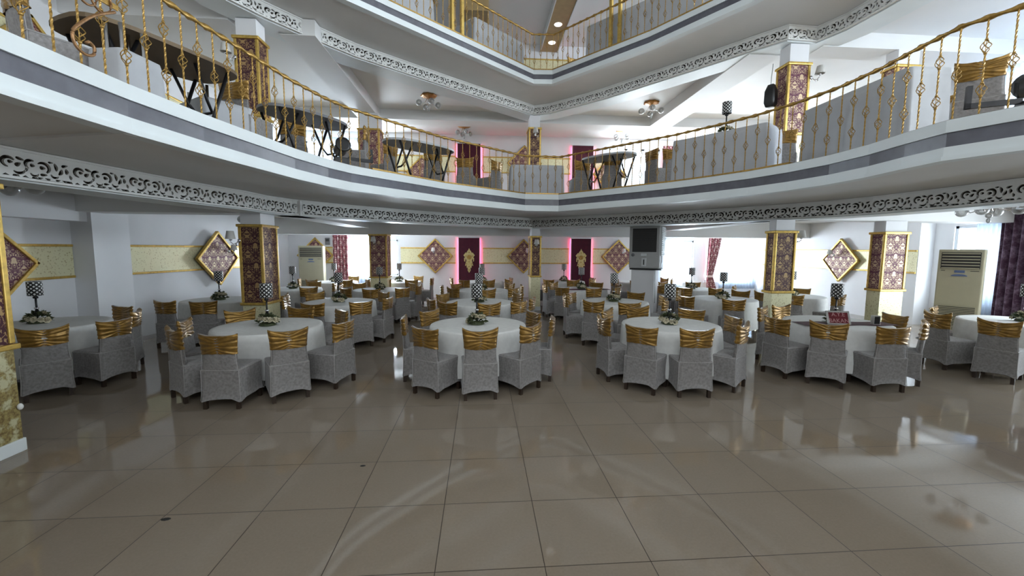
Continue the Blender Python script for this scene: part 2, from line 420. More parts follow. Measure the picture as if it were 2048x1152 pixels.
# pierced frieze: one unit outline with scroll holes, filled as a 2D curve, bent along the path
def arcband(cx, cy, r, a0, a1, wd, n=12):
    o_, i_ = [], []
    for k in range(n+1):
        t = k/n; a = R(a0+(a1-a0)*t); q = 1.02*wd*sin(PI*(.12+.82*t))**.7
        o_.append((cx+(r+q/2)*cos(a), cy+(r+q/2)*sin(a))); i_.append((cx+(r-q/2)*cos(a), cy+(r-q/2)*sin(a)))
    return o_ + i_[::-1]
def blob(cx, cy, rx, ry, rot=0, n=10, e=1.0):
    c_, s_ = cos(R(rot)), sin(R(rot)); out = []
    for k in range(n):
        a = 2*PI*k/n; x = 1.08*rx*cos(a); y = 1.08*ry*sin(a)*(1-.45*cos(a)*e); out.append((cx+x*c_-y*s_, cy+x*s_+y*c_))
    return out
UW, UH = .60, .30
HOLES = [arcband(.065,.160,.048,30,262,.034), blob(.078,.165,.020,.016), arcband(.138,.112,.050,218,352,.026), blob(.135,.150,.028,.018,40), blob(.155,.208,.034,.014,-18),
 arcband(.240,.165,.046,62,240,.032), blob(.250,.160,.020,.017), arcband(.262,.088,.034,195,350,.022), arcband(.335,.150,.053,-58,140,.034), blob(.332,.150,.024,.019),
 blob(.338,.078,.030,.013,5), blob(.405,.222,.022,.010), blob(.450,.180,.017,.038,10), blob(.492,.130,.018,.034,-25), arcband(.435,.098,.034,185,335,.024),
 blob(.528,.208,.030,.014,20), blob(.545,.150,.018,.028,0), blob(.578,.092,.014,.024,10), blob(.200,.110,.012,.024,-10)]
for k in range(8): HOLES.append([(.010+.075*k, .026), (.036+.075*k, .048), (.066+.075*k, .026)] if k % 2 == 0 else [(.010+.075*k, .026), (.016+.075*k, .044), (.056+.075*k, .048), (.068+.075*k, .026)])
def frieze_unit(w_, h_):
    cu = bpy.data.curves.new('frieze_outline', 'CURVE'); cu.dimensions = '2D'; cu.fill_mode = 'BOTH'; cu.extrude = .012
    for pts in [[(0, 0), (w_, 0), (w_, h_), (0, h_)]] + HOLES:
        sp = cu.splines.new('POLY'); sp.points.add(len(pts)-1); sp.use_cyclic_u = True
        for i, (x, y) in enumerate(pts): sp.points[i].co = (x*(w_/UW if pts in HOLES else 1), y*(h_/UH if pts in HOLES else 1), 0, 1)
    o = bpy.data.objects.new('frieze_outline', cu); C.objects.link(o)
    me = bpy.data.meshes.new_from_object(o.evaluated_get(bpy.context.evaluated_depsgraph_get()))
    bpy.data.objects.remove(o); bpy.data.curves.remove(cu)
    return [v.co.copy() for v in me.vertices], [list(p.vertices) for p in me.polygons]
def frieze(path, z0, z1, k):
    vs, fs = frieze_unit(UW, z1-z0-.01)
    g = G(); rs = resample(path, UW)
    for (p, t), (q, t2) in zip(rs[:-1], rs[1:]):
        d = q-p; n = Vector((-d.y, d.x)).normalized(); L = d.length/UW
        g.add([(p.x + d.x/d.length*v.x*L + n.x*v.z, p.y + d.y/d.length*v.x*L + n.y*v.z, z0+v.y) for v in vs], fs)
    P = [tuple(a) for a, b in rs]
    wallstrip(g, P, -.03, z1-.025, z1-.002, .05); wallstrip(g, P, -.03, z0-.004, z0+.018, .05)
    struct('trim_%d' % k, g, 'frieze_paint', 'white pierced scrollwork frieze below the balcony')
    g = G(); wallstrip(g, P, .07, z0+.01, z1-.005, .02); struct('trim_%d' % (k+1), g, 'painted_shade', 'dark backing strip painted as shade behind the pierced frieze')  # backing strip coloured dark to stand for the shade in the frieze holes
    g = G(); wallstrip(g, P, .03, z0-.02, z0+.008, .5); struct('trim_%d' % (k+2), g, 'white_lacquer', 'white underside of the beam behind the frieze')
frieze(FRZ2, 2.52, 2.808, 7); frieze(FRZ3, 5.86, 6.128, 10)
# beams under both ceilings
def beams(lst, zt, k, label):
    g = G()
    for (x0, x1, y0, y1, zb) in lst: g.box(x0, x1, y0, y1, zb, zt-.013)
    struct('trim_%d' % k, g, 'ceiling_paint', label)
g = G(); g.box(-2.2, 0, -.05, .05, -.022, 0, Matrix.Translation((-2.86, 3.70, 2.812)) @ Matrix.Rotation(R(-15), 4, 'Z')); struct('trim_15', g, 'soffit_paint', 'thin raised strip across the left soffit')
beams([(XL, XR, 13.35, 13.85, 2.30), (-4.0, -3.5, 8.4, 13.35, 2.5), (5.9, 6.4, 8.4, 13.35, 2.5), (XL, -4.4, 7.95, 8.45, 2.5), (6.4, XR, 7.95, 8.4, 2.5)], 2.81, 13, 'white beams under the first balcony')
beams([(XL, XR, 13.35, 13.95, 5.83), (-3.75, -3.1, 8.4, 13.35, 5.83), (5.4, 6.1, 8.4, 13.35, 5.83), (XL, -4.4, 7.95, 8.45, 5.83), (6.6, XR2, 7.95, 8.45, 5.83)], 6.13, 14, 'white beams under the second balcony')

# ------------------------------------------------------------------ windows
wn = [0]
def window(axis, a, b, z0, z1, mull=1):
    wn[0] += 1; g = G(); t = .06
    base = YB if axis == 'x' else XR2
    def bx(u0, u1, v0, v1, d0=.04, d1=.12):
        if axis == 'x': g.box(u0, u1, base+d0, base+d1, v0, v1)
        else: g.box(base+d0, base+d1, u0, u1, v0, v1)
    bx(a, a+t, z0, z1); bx(b-t, b, z0, z1); bx(a, b, z0, z0+t); bx(a, b, z1-t, z1)
    for i in range(mull):
        m_ = a+(b-a)*(i+1)/(mull+1); bx(m_-.05, m_+.05, z0, z1)
    f = struct('window_%d' % wn[0], g, 'window_frame')
    f['label'] = 'bright window with white frame'
    p = G()
    if axis == 'x': p.box(a+t, b-t, base+.075, base+.085, z0+t, z1-t)
    else: p.box(base+.075, base+.085, a+t, b-t, z0+t, z1-t)
    link('pane', p, 'window_glass', f)
    s = G()
    if axis == 'x': s.box(a-.05, b+.05, base-.06, base+.05, z0-.05, z0)
    else: s.box(base-.06, base+.05, a-.05, b+.05, z0-.05, z0)
    link('sill', s, 'window_frame', f)
for w_ in W_BACK: window('x', *w_, 1)
for w_ in W_BACK2: window('x', *w_, 2)
for w_ in W_RIGHT: window('y', *w_, 1 if w_[1]-w_[0] > 2 else 0)
for w_ in W_RIGHT2 + W_RIGHT3: window('y', *w_, 3)

def curtain(name, label, m, p0, p1, z0, z1, folds, amp=.04, tie=None, parts=True, q0=None):
    """folded cloth hanging from p0 to p1 (plan points); tie gathers it to a narrower foot."""
    p0, p1 = Vector(p0), Vector(p1); d = (p1-p0); L = d.length; d.normalize(); n = Vector((-d.y, d.x))
    N = folds*8; rows = 14; rs = []; uv = []
    for i in range(rows+1):
        t = i/rows; z = z1+(z0-z1)*t; row = []
        wd = 1.0; sh = 0.0
        if tie:
            tt = tie[0]; k = max(0, 1-abs(t-tt)/(tt if t < tt else 1-tt)*(1 if t < tt else .45)); wd = 1-(1-tie[1])*(k**1.2); sh = tie[2]*(1-wd)*L
        for j in range(N+1):
            s_ = j/N; x = (s_-.5)*L*wd + L/2 + sh; y = amp*sin(s_*folds*2*PI)*(.6+.4*wd) + .01*sin(7*s_+5*t)
            row.append((p0.x+d.x*x+n.x*y, p0.y+d.y*x+n.y*y, z))
        rs.append(row)
    g = G(); nn = N+1; vs = [p for r_ in rs for p in r_]; fs = []; us = []
    for i in range(rows):
        for j in range(N):
            fs.append([i*nn+j, i*nn+j+1, (i+1)*nn+j+1, (i+1)*nn+j])
            us.append([(L*a/N*1.3, (z1-z0)*(1-b/rows)) for a, b in ((j, i), (j+1, i), (j+1, i+1), (j, i+1))])
    g.add(vs, fs, True, us)
    t = thing(name, label, 'curtain'); c = link('cloth', g, m, t)
    so = c.modifiers.new('thickness', 'SOLIDIFY'); so.thickness = .006
    rg = G(); rg.tube([(p0.x-d.x*.05, p0.y-d.y*.05, z1+.01), (p1.x+d.x*.05, p1.y+d.y*.05, z1+.01)], .014, 8); 
    for p in (p0, p1):
        if abs(d.x) > .5: rg.tube([(p.x, p.y, z1+.01), (p.x, YB-.002, z1+.01)], .012, 6)
        else: rg.tube([(p.x, p.y, z1+.01), (XR2-.002, p.y, z1+.01)], .012, 6)
    link('curtain_rail', rg, 'white_lacquer', t)
    if tie:
        zt = z1+(z0-z1)*tie[0]; x = L/2+tie[2]*(1-tie[1])*L; hw = L*tie[1]*.55+.02
        tb = G(); tb.rings([[(p0.x+d.x*(x+hw*cos(a))+n.x*(amp+.03)*sin(a), p0.y+d.y*(x+hw*cos(a))+n.y*(amp+.03)*sin(a), zt+dz) for a in [2*PI*q/16 for q in range(16)]] for dz in (-.04, 0, .04)], smooth=True)
        link('tieback', tb, m, t)
    return t
curtain('damask_curtain', 'burgundy damask curtain left of the left back window', 'damask_curtain', (-5.5, 15.86), (-4.95, 15.86), .55, 2.42, 5, .05)
curtain('sheer_curtain', 'white sheer curtain over the left back window', 'sheer_cloth', (-4.75, 15.84), (-3.7, 15.84), .3, 2.42, 9, .04)
curtain('sheer_curtain', 'pale sheer curtain in the narrow window right of the air cooler', 'sheer_cloth', (7.15, 15.84), (7.95, 15.84), .4, 2.3, 7, .03)
curtain('damask_curtain', 'burgundy damask curtain tied back beside the tall right back window', 'damask_curtain', (8.95, 15.80), (9.5, 15.80), .35, 2.62, 5, .05, (.78, .45, -.65))
curtain('sheer_curtain', 'white sheer curtain across the tall right back window', 'sheer_cloth', (9.45, 15.84), (10.95, 15.84), .35, 2.62, 13, .035)
curtain('sheer_curtain', 'white sheer curtain beside the dark purple curtain at the right edge', 'sheer_cloth', (11.3, 8.75), (11.3, 8.2), .1, 2.72, 6, .04)
curtain('purple_curtain', 'dark purple patterned curtain at the right edge behind the table', 'purple_curtain', (11.22, 8.24), (11.22, 6.5), .05, 2.75, 12, .05)
curtain('sheer_curtain', 'pale blue sheer curtain behind the right balcony railing', 'sheer_cloth', (11.3, 8.7), (11.3, 4.2), 3.3, 5.85, 34, .05)
curtain('damask_curtain', 'red and white damask curtain on the balcony beside the bright right window', 'damask_curtain', (6.95, 15.82), (7.6, 15.82), 3.6, 5.85, 6, .05)
curtain('sheer_curtain', 'white sheer curtain on the balcony at the left back window', 'sheer_cloth', (-6.1, 15.84), (-4.4, 15.84), 3.6, 5.85, 14, .04)

# ------------------------------------------------------------------ wall decoration
def diamond(loc, ang, size, label, name='diamond_wall_panel', m='damask_bright'):
    """square panel standing on its corner, facing local -y"""
    t = thing(name, label, 'wall panel', loc, ang); s_ = size/math.sqrt(2); e = .045
    rot = Matrix.Rotation(R(45), 4, 'Y')
    p = G(); p.box(-s_/2+e*.5, s_/2-e*.5, -.02, .03, -s_/2+e*.5, s_/2-e*.5, rot); 
    # keep the damask upright: uv from local x/z
    me = p.mesh('damask_board'); ul = me.uv_layers[0]
    for po in me.polygons:
        for li in po.loop_indices:
            v = me.vertices[me.loops[li].vertex_index].co; ul.data[li].uv = (v.x+size, v.z+size+.05)
    link('damask_board', me, m, t)
    f = G()
    for k in range(4):
        Mx = Matrix.Rotation(R(45+90*k), 4, 'Y')
        f.box(-s_/2-.005, s_/2+.005, -.05, .03, s_/2-e, s_/2+.005, Mx, .008)
    link('gold_frame', f, 'gold_moulding', t)
    return t
zc = 1.6; dz_ = 1.32
diamond((-1.75, 15.93, zc), 0, dz_, 'gold framed burgundy diamond panel on back wall left of the left velvet banner')
diamond((1.62, 15.93, zc), 0, dz_, 'gold framed burgundy diamond half hidden behind the centre column')
diamond((5.35, 15.93, zc), 0, dz_, 'gold framed burgundy diamond panel on back wall beside the air cooler')
diamond((-6.15, 15.93, zc), 0, dz_, 'burgundy diamond whose tip shows above the left floor air conditioner')
diamond((-6.73, 11.15, zc), R(90-8.1), dz_*1.04, 'gold framed burgundy diamond on the left wall beyond the pier')
diamond((-7.38, 6.80, zc), R(90), dz_, 'burgundy diamond at the left edge behind the golden column')
diamond((11.03, 12.0, zc), R(-90), dz_, 'gold framed burgundy diamond on the right wall between two columns')
diamond((1.62, 15.93, 5.1), 0, dz_, 'burgundy diamond on the balcony back wall behind the centre column')
diamond((-2.2, 15.93, 4.7), 0, 1.2, 'burgundy diamond on the balcony wall behind the oval folding table')
diamond((4.9, 15.93, 4.75), 0, 1.3, 'bright damask diamond on the balcony wall behind the right folding table')
diamond((-7.08, 7.4, 4.9), R(90), 1.2, 'burgundy diamond on the left balcony wall below the folding tables')
diamond((1.55, 15.93, 8.0), 0, 1.3, 'burgundy diamond on the top gallery wall behind the railing corner')

def band(axis, pos, a, b, z0, z1, label):
    t = thing('gold_wall_band', label, 'wall band')
    p = G(); f = G()
    if axis == 'back': p.box(a, b, pos-.015, pos-.001, z0, z1); [f.box(a, b, pos-.035, pos-.001, z, z+.045, None, .01) for z in (z0-.02, z1-.025)]
    else:
        x0, x1 = (pos+.001, pos+.015) if axis == 'left' else (pos-.015, pos-.001)
        p.box(x0, x1, a, b, z0, z1)
        x0, x1 = (pos+.001, pos+.035) if axis == 'left' else (pos-.035, pos-.001)
        for z in (z0-.02, z1-.025): f.box(x0, x1, a, b, z, z+.045, None, .01)
    link('patterned_paper', p, 'gold_paper', t); link('moulding', f, 'gold_moulding', t); return t
b0, b1 = 1.33, 1.90
band('back', YB, -3.05, -.98, b0, b1, 'pale gold band on back wall left of the left velvet banner')
band('back', YB, .05, 3.4, b0, b1, 'pale gold band on back wall between the two velvet banners')
band('back', YB, 4.35, 6.9, b0, b1, 'pale gold band on back wall right of the right velvet banner')
band('back', YB, -6.7, -5.55, b0, b1, 'pale gold band beside the left floor air conditioner')
t = band('left', 0, 0.0, 4.38, b0, b1, 'pale gold band on the left wall beyond the pier'); t.location = (XL+.006, 8.96, 0); t.rotation_euler = (0, 0, R(-8.1))
band('left', XL-.3, 2.0, 8.14, b0, b1, 'pale gold band on the left wall before the pier')
band('right', XR, 9.8, 15.9, b0, b1, 'pale gold band on the right wall through the diamond')
band('back', YB, -3.3, -.98, 4.75, 5.32, 'pale gold band on balcony back wall at left')
band('back', YB, .05, 3.4, 4.75, 5.32, 'pale gold band on balcony back wall behind the centre column')
band('back', YB, 4.35, 4.85, 4.75, 5.32, 'short pale gold band on balcony wall right of the banner')
band('left', XL, 3.0, 15.5, 4.75, 5.32, 'pale gold band on the left balcony wall')
band('back', YB, 1.0, 4.6, 8.25, 8.9, 'pale gold band on the top gallery wall')

def banner(x0, x1, z0, z1, label, orn=True):
    t = thing('velvet_banner', label, 'wall banner'); y = YB
    v = G(); v.box(x0, x1, y-.10, y-.05, z0, z1); link('velvet_board', v, 'velvet', t)
    f = G(); f.box(x0-.02, x0, y-.11, y-.045, z0, z1); f.box(x1, x1+.02, y-.11, y-.045, z0, z1); f.box(x0-.02, x1+.02, y-.11, y-.001, z1, z1+.03)
    link('side_trim', f, 'white_lacquer', t)
    for x in (x0+.012, x1-.026):
        e = G(); e.box(x, x+.014, y-.042, y-.02, z0+.1, z1-.02); link('led_strip', e, 'led_red', t)
    if orn:
        cx, cz = (x0+x1)/2, 1.50
        o = G(); pts = [(0,.40),(.045,.30),(.06,.31),(.10,.22),(.13,.24),(.215,.13),(.15,.05),(.19,.03),(.185,-.10),(.15,-.11),(.14,.0),(.10,-.05),(.14,-.2),(.155,-.28),(.10,-.24),(.09,-.36),(.05,-.33),(.055,-.45),(0,-.54)]
        out = [(cx+a, cz+b) for a, b in pts] + [(cx-a, cz+b) for a, b in pts[-2:0:-1]]
        n = len(out); o.add([(a, y-.135, b) for a, b in out]+[(a, y-.10, b) for a, b in out], [list(range(n))] + [[i, i+n, (i+1) % n+n, (i+1) % n] for i in range(n)])
        link('gold_emblem', o, 'ornament_gold', t)
        k = G(); k.lathe([(.09, 0), (.085, .02), (.05, .02), (.045, .01), (.02, .01), (.015, .03)], 16, Matrix.Translation((cx, y-.135, cz+.06)) @ Matrix.Rotation(R(90), 4, 'X'))
        link('emblem_rosette', k, 'gold_metal', t)
        for (dx, dz) in ((-.12, .1), (.12, .1), (0, .24), (0, -.12), (-.1, -.2), (.1, -.2), (0, -.3), (0, -.42)):
            k = G(); k.sphere((cx+dx, y-.137, cz+dz), .024, 8, 6); link('emblem_stud', k, 'gold_metal', t)
banner(-.86, -.08, .02, 2.29, 'dark red velvet banner with gold emblem, left of the centre column')
banner(3.48, 4.24, .02, 2.29, 'dark red velvet banner with gold emblem, right of the centre column')
banner(-.88, -.04, 3.25, 6.02-.25, 'dark red banner with pink glow on balcony wall at left', False)
banner(3.45, 4.25, 3.25, 5.8, 'dark red banner with pink glow on balcony wall at right', False)
banner(3.75, 4.0, 6.6, 8.9, 'narrow dark red banner on the top gallery wall', False)

# ------------------------------------------------------------------ columns
def column(x0, x1, y0, y1, za, zl, zp, zt, label, m='damask_paper', paper='gold_paper', plinth=True):
    """za floor, zl ledge, zp top of the papered part, zt soffit"""
    t = thing('column', label, 'column')
    t['kind'] = 'thing'
    c = G(); c.box(x0+.02, x1-.02, y0+.02, y1-.02, za, zt-.003); link('shaft', c, 'white_wall', t)
    b = G(); b.box(x0, x1, y0, y1, za+(.12 if plinth else 0), zl); link('papered_base', b, paper, t)
    if plinth: q = G(); q.box(x0-.015, x1+.015, y0-.015, y1+.015, za, za+.12, None, .008); link('plinth', q, 'white_lacquer', t)
    d = G(); d.box(x0, x1, y0, y1, zl, zp); link('damask_panel', d, m, t)
    f = G(); e = .035; k = .014
    for z in (zl-.025, zp-.02): f.box(x0-.035, x1+.035, y0-.035, y1+.035, z, z+.05, None, .012)
    for (xa, xb) in ((x0-k, x0+e), (x1-e, x1+k)):
        for (ya, yb) in ((y0-k, y0+e), (y1-e, y1+k)): f.box(xa, xb, ya, yb, zl+.03, zp-.02, None, .01)
    link('gold_frame', f, 'gold_moulding', t)
    return t
column(-4.36, -3.97, 7.86, 8.42, 0, .85, 2.27, 2.5, 'large dark damask column behind the left front table')
column(5.83, 6.26, 7.88, 8.12, 0, 1.05, 2.25, 2.5, 'damask column between the front sign table and the window, left of the pair')
column(8.19, 8.70, 7.90, 8.20, 0, 1.08, 2.25, 2.5, 'damask column right of the pair, nearest the floor air conditioner', 'damask_bright')
column(1.50, 1.80, 12.55, 13.1, 0, 1.05, 2.25, 2.5, 'slim centre column below the corner of the frieze')
column(-3.36, -2.86, 12.8, 13.3, 0, 1.0, 2.27, 2.3, 'damask column in front of the left back window', 'damask_bright')
column(-4.95, -4.23, 3.1, 4.0, 0, .98, 2.4, 2.8, 'golden column at the left edge with worn papered base', 'damask_paper', 'worn_paper')
column(-4.26, -3.88, 7.86, 8.2, Z2, 4.2, 5.5, 5.83, 'dark damask column on the left balcony')
column(5.88, 6.30, 7.88, 8.2, Z2, 4.15, 5.45, 5.83, 'damask column on the right balcony behind the handrail', 'damask_bright')
column(8.13, 8.62, 7.90, 8.2, Z2, 4.15, 5.5, 5.83, 'damask column on the right balcony near the curtains', 'damask_bright')
column(1.42, 1.76, 12.6, 13.1, Z2, 4.1, 5.45, 5.83, 'slim damask column on the balcony below the upper frieze corner')
column(-3.6, -3.0, 12.8, 13.3, Z2, 4.15, 5.35, 5.83, 'damask column at the back of the left balcony', 'damask_bright')
t = thing('wall_thermostat', 'small dark control box on the back wall above the left air conditioner', 'thermostat', (-5.72, 15.998, 2.12))
g = G(); g.box(-.09, .09, -.04, -.002, -.13, .13, None, .01); link('housing', g, 'table_grey', t)
g = G(); g.box(-.06, .06, -.044, -.038, .0, .09); link('display', g, 'slot_dark', t)
# crumpled white tag stuck on the near column
g = G(); g.sphere((0, 0, 0), .022, 8, 6, 1.4); tag(link('paper_scrap', g, 'plaster', None, (-4.215, 3.99, .42)), 'small white scrap stuck on the left edge column', 'scrap')

def sconce(loc, ang, label):
    t = thing('wall_sconce', label, 'wall lamp', loc, ang, None)
    b = G(); b.lathe([(.001, 0), (.04, .004), (.045, .012), (.03, .025), (.012, .035)], 14, Matrix.Rotation(R(90), 4, 'X')); link('back_plate', b, 'chrome', t)
    a = G(); a.tube([(.0, -.02, 0), (.0, -.06, -.05), (0, -.11, -.06), (0, -.15, -.02), (0, -.15, .02)], .008, 6); a.tube([(0, -.06, -.05), (.05, -.08, -.09), (.07, -.1, -.05)], .006, 6); a.sphere((.07, -.1, -.05), .014, 8, 6); a.lathe([(.02, .0), (.03, .02), (.012, .03)], 10, Matrix.Translation((0, -.15, .0))); link('arm', a, 'chrome', t)
    s_ = G(); s_.lathe([(.085, .03), (.08, .035), (.055, .17), (.05, .17), (.075, .03)], 18, Matrix.Translation((0, -.15, 0)), cap0=False, cap1=False); link('lamp_shade', s_, 'lamp_white', t)
    return t
sconce((-4.34, 7.83, 2.0), R(-35), 'shaded wall lamp on the left face of the large dark column')
sconce((6.30, 8.02, 2.12), R(60), 'small shaded lamp on the right side of the sign table column')
sconce((1.65, 12.52, 2.0), 0, 'small glass wall lamp on the slim centre column')
sconce((-3.2, 12.76, 2.05), 0, 'small glass wall lamp on the column before the left window')
sconce((-1.8, 15.86, 1.75), 0, 'small wall lamp on the diamond left of the left banner')
sconce((5.5, 15.86, 1.75), 0, 'small wall lamp on the diamond beside the air cooler')
sconce((1.75, 15.86, 1.75), 0, 'small wall lamp on the diamond behind the centre column')
sconce((-6.64, 11.45, 1.78), R(90-8.1), 'small wall lamp on the left wall diamond')
sconce((10.95, 12.15, 1.75), R(-90), 'small wall lamp on the right wall diamond')
sconce((-4.24, 7.83, 5.15), R(-35), 'white shaded lamp on the left balcony column')
sconce((6.33, 7.88, 5.2), R(30), 'white shaded lamp on the right balcony column')
sconce((1.59, 12.57, 5.25), 0, 'small glass lamp on the slim balcony column')

# ------------------------------------------------------------------ balcony railings
def baluster_mesh(h, nb):
    g = G(); n = 44; rs = []
    zs = [h*.50] if nb == 1 else [h*.27, h*.72]
    for i in range(n+1):
        z = h*i/n; a = z*34; skip = min(abs(z-q) for q in zs); r_ = .0085 if skip > .055 else .0035
        rs.append([(r_*cos(a+PI/2*k), r_*sin(a+PI/2*k), z) for k in range(4)])
    g.rings(rs, True, True, False)
    for q in zs:
        for k in range(4):
            pts = []
            for i in range(11):
                t = i/10; a = k*PI/2 + t*PI; rr_ = .005+.032*sin(PI*t)
                pts.append((rr_*cos(a), rr_*sin(a), q-.06+.12*t))
            g.tube(pts, .0042, 4)
        g.lathe([(.013, q-.07), (.014, q-.055)], 6); g.lathe([(.014, q+.055), (.013, q+.07)], 6)
    return g.mesh('baluster')
def handrail(g, pts, r, tw=True):
    # twisted rope-like handrail: square-ish section turning along the path
    P = resample(pts, .035); rs = []
    for i, (p, t) in enumerate(P):
        n = Vector((-t.y, t.x, 0)); a0 = i*.55
        rs.append([Vector((p.x, p.y, 0)) + n*(r*cos(a0+2*PI*k/6)*(1.25 if k % 3 == 0 else .8)) + Vector((0, 0, r*sin(a0+2*PI*k/6)*(1.25 if k % 3 == 0 else .8))) for k in range(6)])
    g.rings(rs, True, True, True)
def railing(path, z0, zt, step, label, posts=(), bottom=True, cut=None):
    t = thing('balcony_railing', label, 'railing', (0, 0, z0))
    h = zt-z0
    A = baluster_mesh(h-.02, 1); B = baluster_mesh(h-.02, 2)
    for m_ in (A, B): m_.materials.append(MT['gold_metal'])
    p2 = offset(path, .05)
    g = G(); handrail(g, p2, .024); o = link('handrail', g, 'gold_metal', t, (0, 0, h))
    if bottom: g = G(); wallstrip(g, [q for q in p2 if q[1] > (7.0 if q[0] < 0 else 5.6)] if z0 < 5 else p2, -.075, .004, .030, .10); link('bottom_rail', g, 'gold_metal', t)
    for i, (p, d) in enumerate(resample(p2, step)):
        if cut and not cut(p): continue
        o = link('baluster', A if i % 2 else B, None, t, (p.x, p.y, .005), random.uniform(0, 1.5))
    for (x, y) in posts:
        g = G(); g.box(-.035, .035, -.035, .035, 0, h+.75, None, .006); link('post', g, 'gold_moulding', t, (x, y, 0), .7)
    return t
P2 = [p for p in FAS2 if p[1] > 1.4 and p[1] < 20]; P2[0] = (-2.92, 2.0)
P2 = [(-2.92, 2.3)] + [p for p in FAS2 if p[1] >= 2.9]
rl = railing(P2, 3.19, 4.09, .185, 'gold twisted balcony railing around the first balcony')
P3 = [p for p in FAS3 if p[1] > 6.5]
railing(P3, 6.46, 7.36, .16, 'gold railing of the top gallery', posts=[(-.62, 9.42), (-.42, 9.6), (3.1, 9.6), (2.95, 9.78)])
# gilded scroll bracket tied to the near left railing
def scroll():
    t = thing('gilded_scroll', 'gold scroll ornament with flat bar and rings on the near left railing', 'ornament', (-2.78, 3.42, 3.26), R(86)); t.scale = (.66,)*3
    g = G(); g.box(-.50, .20, -.02, .0, .62, .68, Matrix.Rotation(R(0), 4, 'Y'), .004); link('flat_bar', g, 'gold_metal', t)
    for cx in (-.18, -.02):
        q = G(); q.tube([(cx+.12*cos(a), -.03, .64+.15*sin(a)) for a in [2*PI*k/20 for k in range(21)]], .012, 6); link('ring', q, 'antique_bronze', t)
    K = [(.14, .58), (-.1, .42), (-.28, .24), (-.36, .12), (-.34, .0), (-.25, -.05), (-.16, -.02), (-.14, .06), (-.19, .10), (-.23, .07)]; pts = []
    for a_ in range(len(K)-1):
        p0, p1, p2_, p3 = [Vector(K[max(0, min(len(K)-1, a_+o_))]) for o_ in (-1, 0, 1, 2)]
        for u in range(6):
            u /= 6; p = .5*((2*p1) + (p2_-p0)*u + (2*p0-5*p1+4*p2_-p3)*u*u + (3*p1-p0-3*p2_+p3)*u**3); pts.append((p.x, -.03, p.y))
    q = G(); q.tube(pts, .016, 7); link('scroll_rod', q, 'antique_bronze', t)
scroll()

# ------------------------------------------------------------------ covered chairs
ND = 26
def back_ring(t, off, zfun, wr=None):
    pts = []
    def P(x, side, u):
        zt = .862 + .036*(abs(u)**3.2); z = zfun(t, u, zt)
        k = max(0, (z-.44)/.44); w_ = (.214 - .018*sin(PI*min(1, k)) + .002*k) + off
        th = (.034 - .012*k) + off
        yb = -.225 - .025*k - .028*(1-u*u)*min(1, k*1.5)
        d = wr(u, z, side) if wr else 0
        e = math.sqrt(max(0, 1-abs(u)**6))
        return (u*w_, yb + side*(th*e + d), z)
    for j in range(ND+1):
        u = -1+2*j/ND; pts.append(P(u, 1, u))
    for j in range(ND+1):
        u = 1-2*j/ND; pts.append(P(u, -1, u))
    return pts
def capfaces(o, n, flip=False):
    fs = []
    for j in range(n//2-1):
        f = [o+j, o+j+1, o+n-2-j, o+n-1-j]; fs.append(f[::-1] if flip else f)
    return fs
def rrect(x0, x1, y0, y1, r, n=6):
    out = []
    for cx, cy, a0 in ((x1-r, y1-r, 0), (x0+r, y1-r, 90), (x0+r, y0+r, 180), (x1-r, y0+r, 270)):
        for k in range(n+1): a = R(a0+90*k/n); out.append((cx+r*cos(a), cy+r*sin(a)))
        nx = {0: (x0+r, y1), 90: (x0, y0+r), 180: (x1-r, y0), 270: (x1, y1-r)}[a0]; lx, ly = out[-1]
        for k in range(1, 5): out.append((lx+(nx[0]-lx)*k/5, ly+(nx[1]-ly)*k/5))
    return out
def cover_mesh(seed):
    rnd = random.Random(seed); g = G()
    rs = [back_ring(i/10, 0, lambda t, u, zt: .42+(zt-.42)*t) for i in range(11)]
    g.rings(rs); n = len(rs[0]); o = len(g.v)-n; g.f += capfaces(o, n); g.sm += [True]*(n//2-1)
    # seat and skirt
    ph = [rnd.uniform(0, 6) for _ in range(4)]
    base = rrect(-.218, .218, -.258, .215, .02)
    m_ = len(base); rings = []
    cx, cy = 0, 0
    for i, (z, s_) in enumerate(((.478, .82), (.476, .96), (.462, 1.0), (.40, 1.005), (.30, 1.0), (.20, 1.01), (.12, 1.03), (.0, 1.055))):
        r_ = []
        for j, (x, y) in enumerate(base):
            a = math.atan2(y, x); corner = min(1, (abs(x)/.215)**6*(abs(y)/.235)**6*1.0)
            fold = .006*sin(9*a+ph[0]) * (i/7)
            zz = z if i < 7 else .090 + .04*(1-corner)**2 * (.8+.2*sin(3*a+ph[1]))
            sag = -.008*(1-corner)*sin(PI*max(0, (i-2))/5) if i > 2 else 0
            r_.append((x*(s_+fold+sag/.2), y*(s_+fold) if y > 0 else (y if i < 3 else y*(1+(s_-1)*1.2+fold*.5)), zz))
        rings.append(r_)
    g.rings(rings[::-1]); o = len(g.v)-m_
    c = len(g.v); g.v.append(Vector((0, 0, .475))); 
    for j in range(m_): g.f.append([o+j, o+(j+1) % m_, c]); g.sm.append(True)
    return g.mesh('cover')
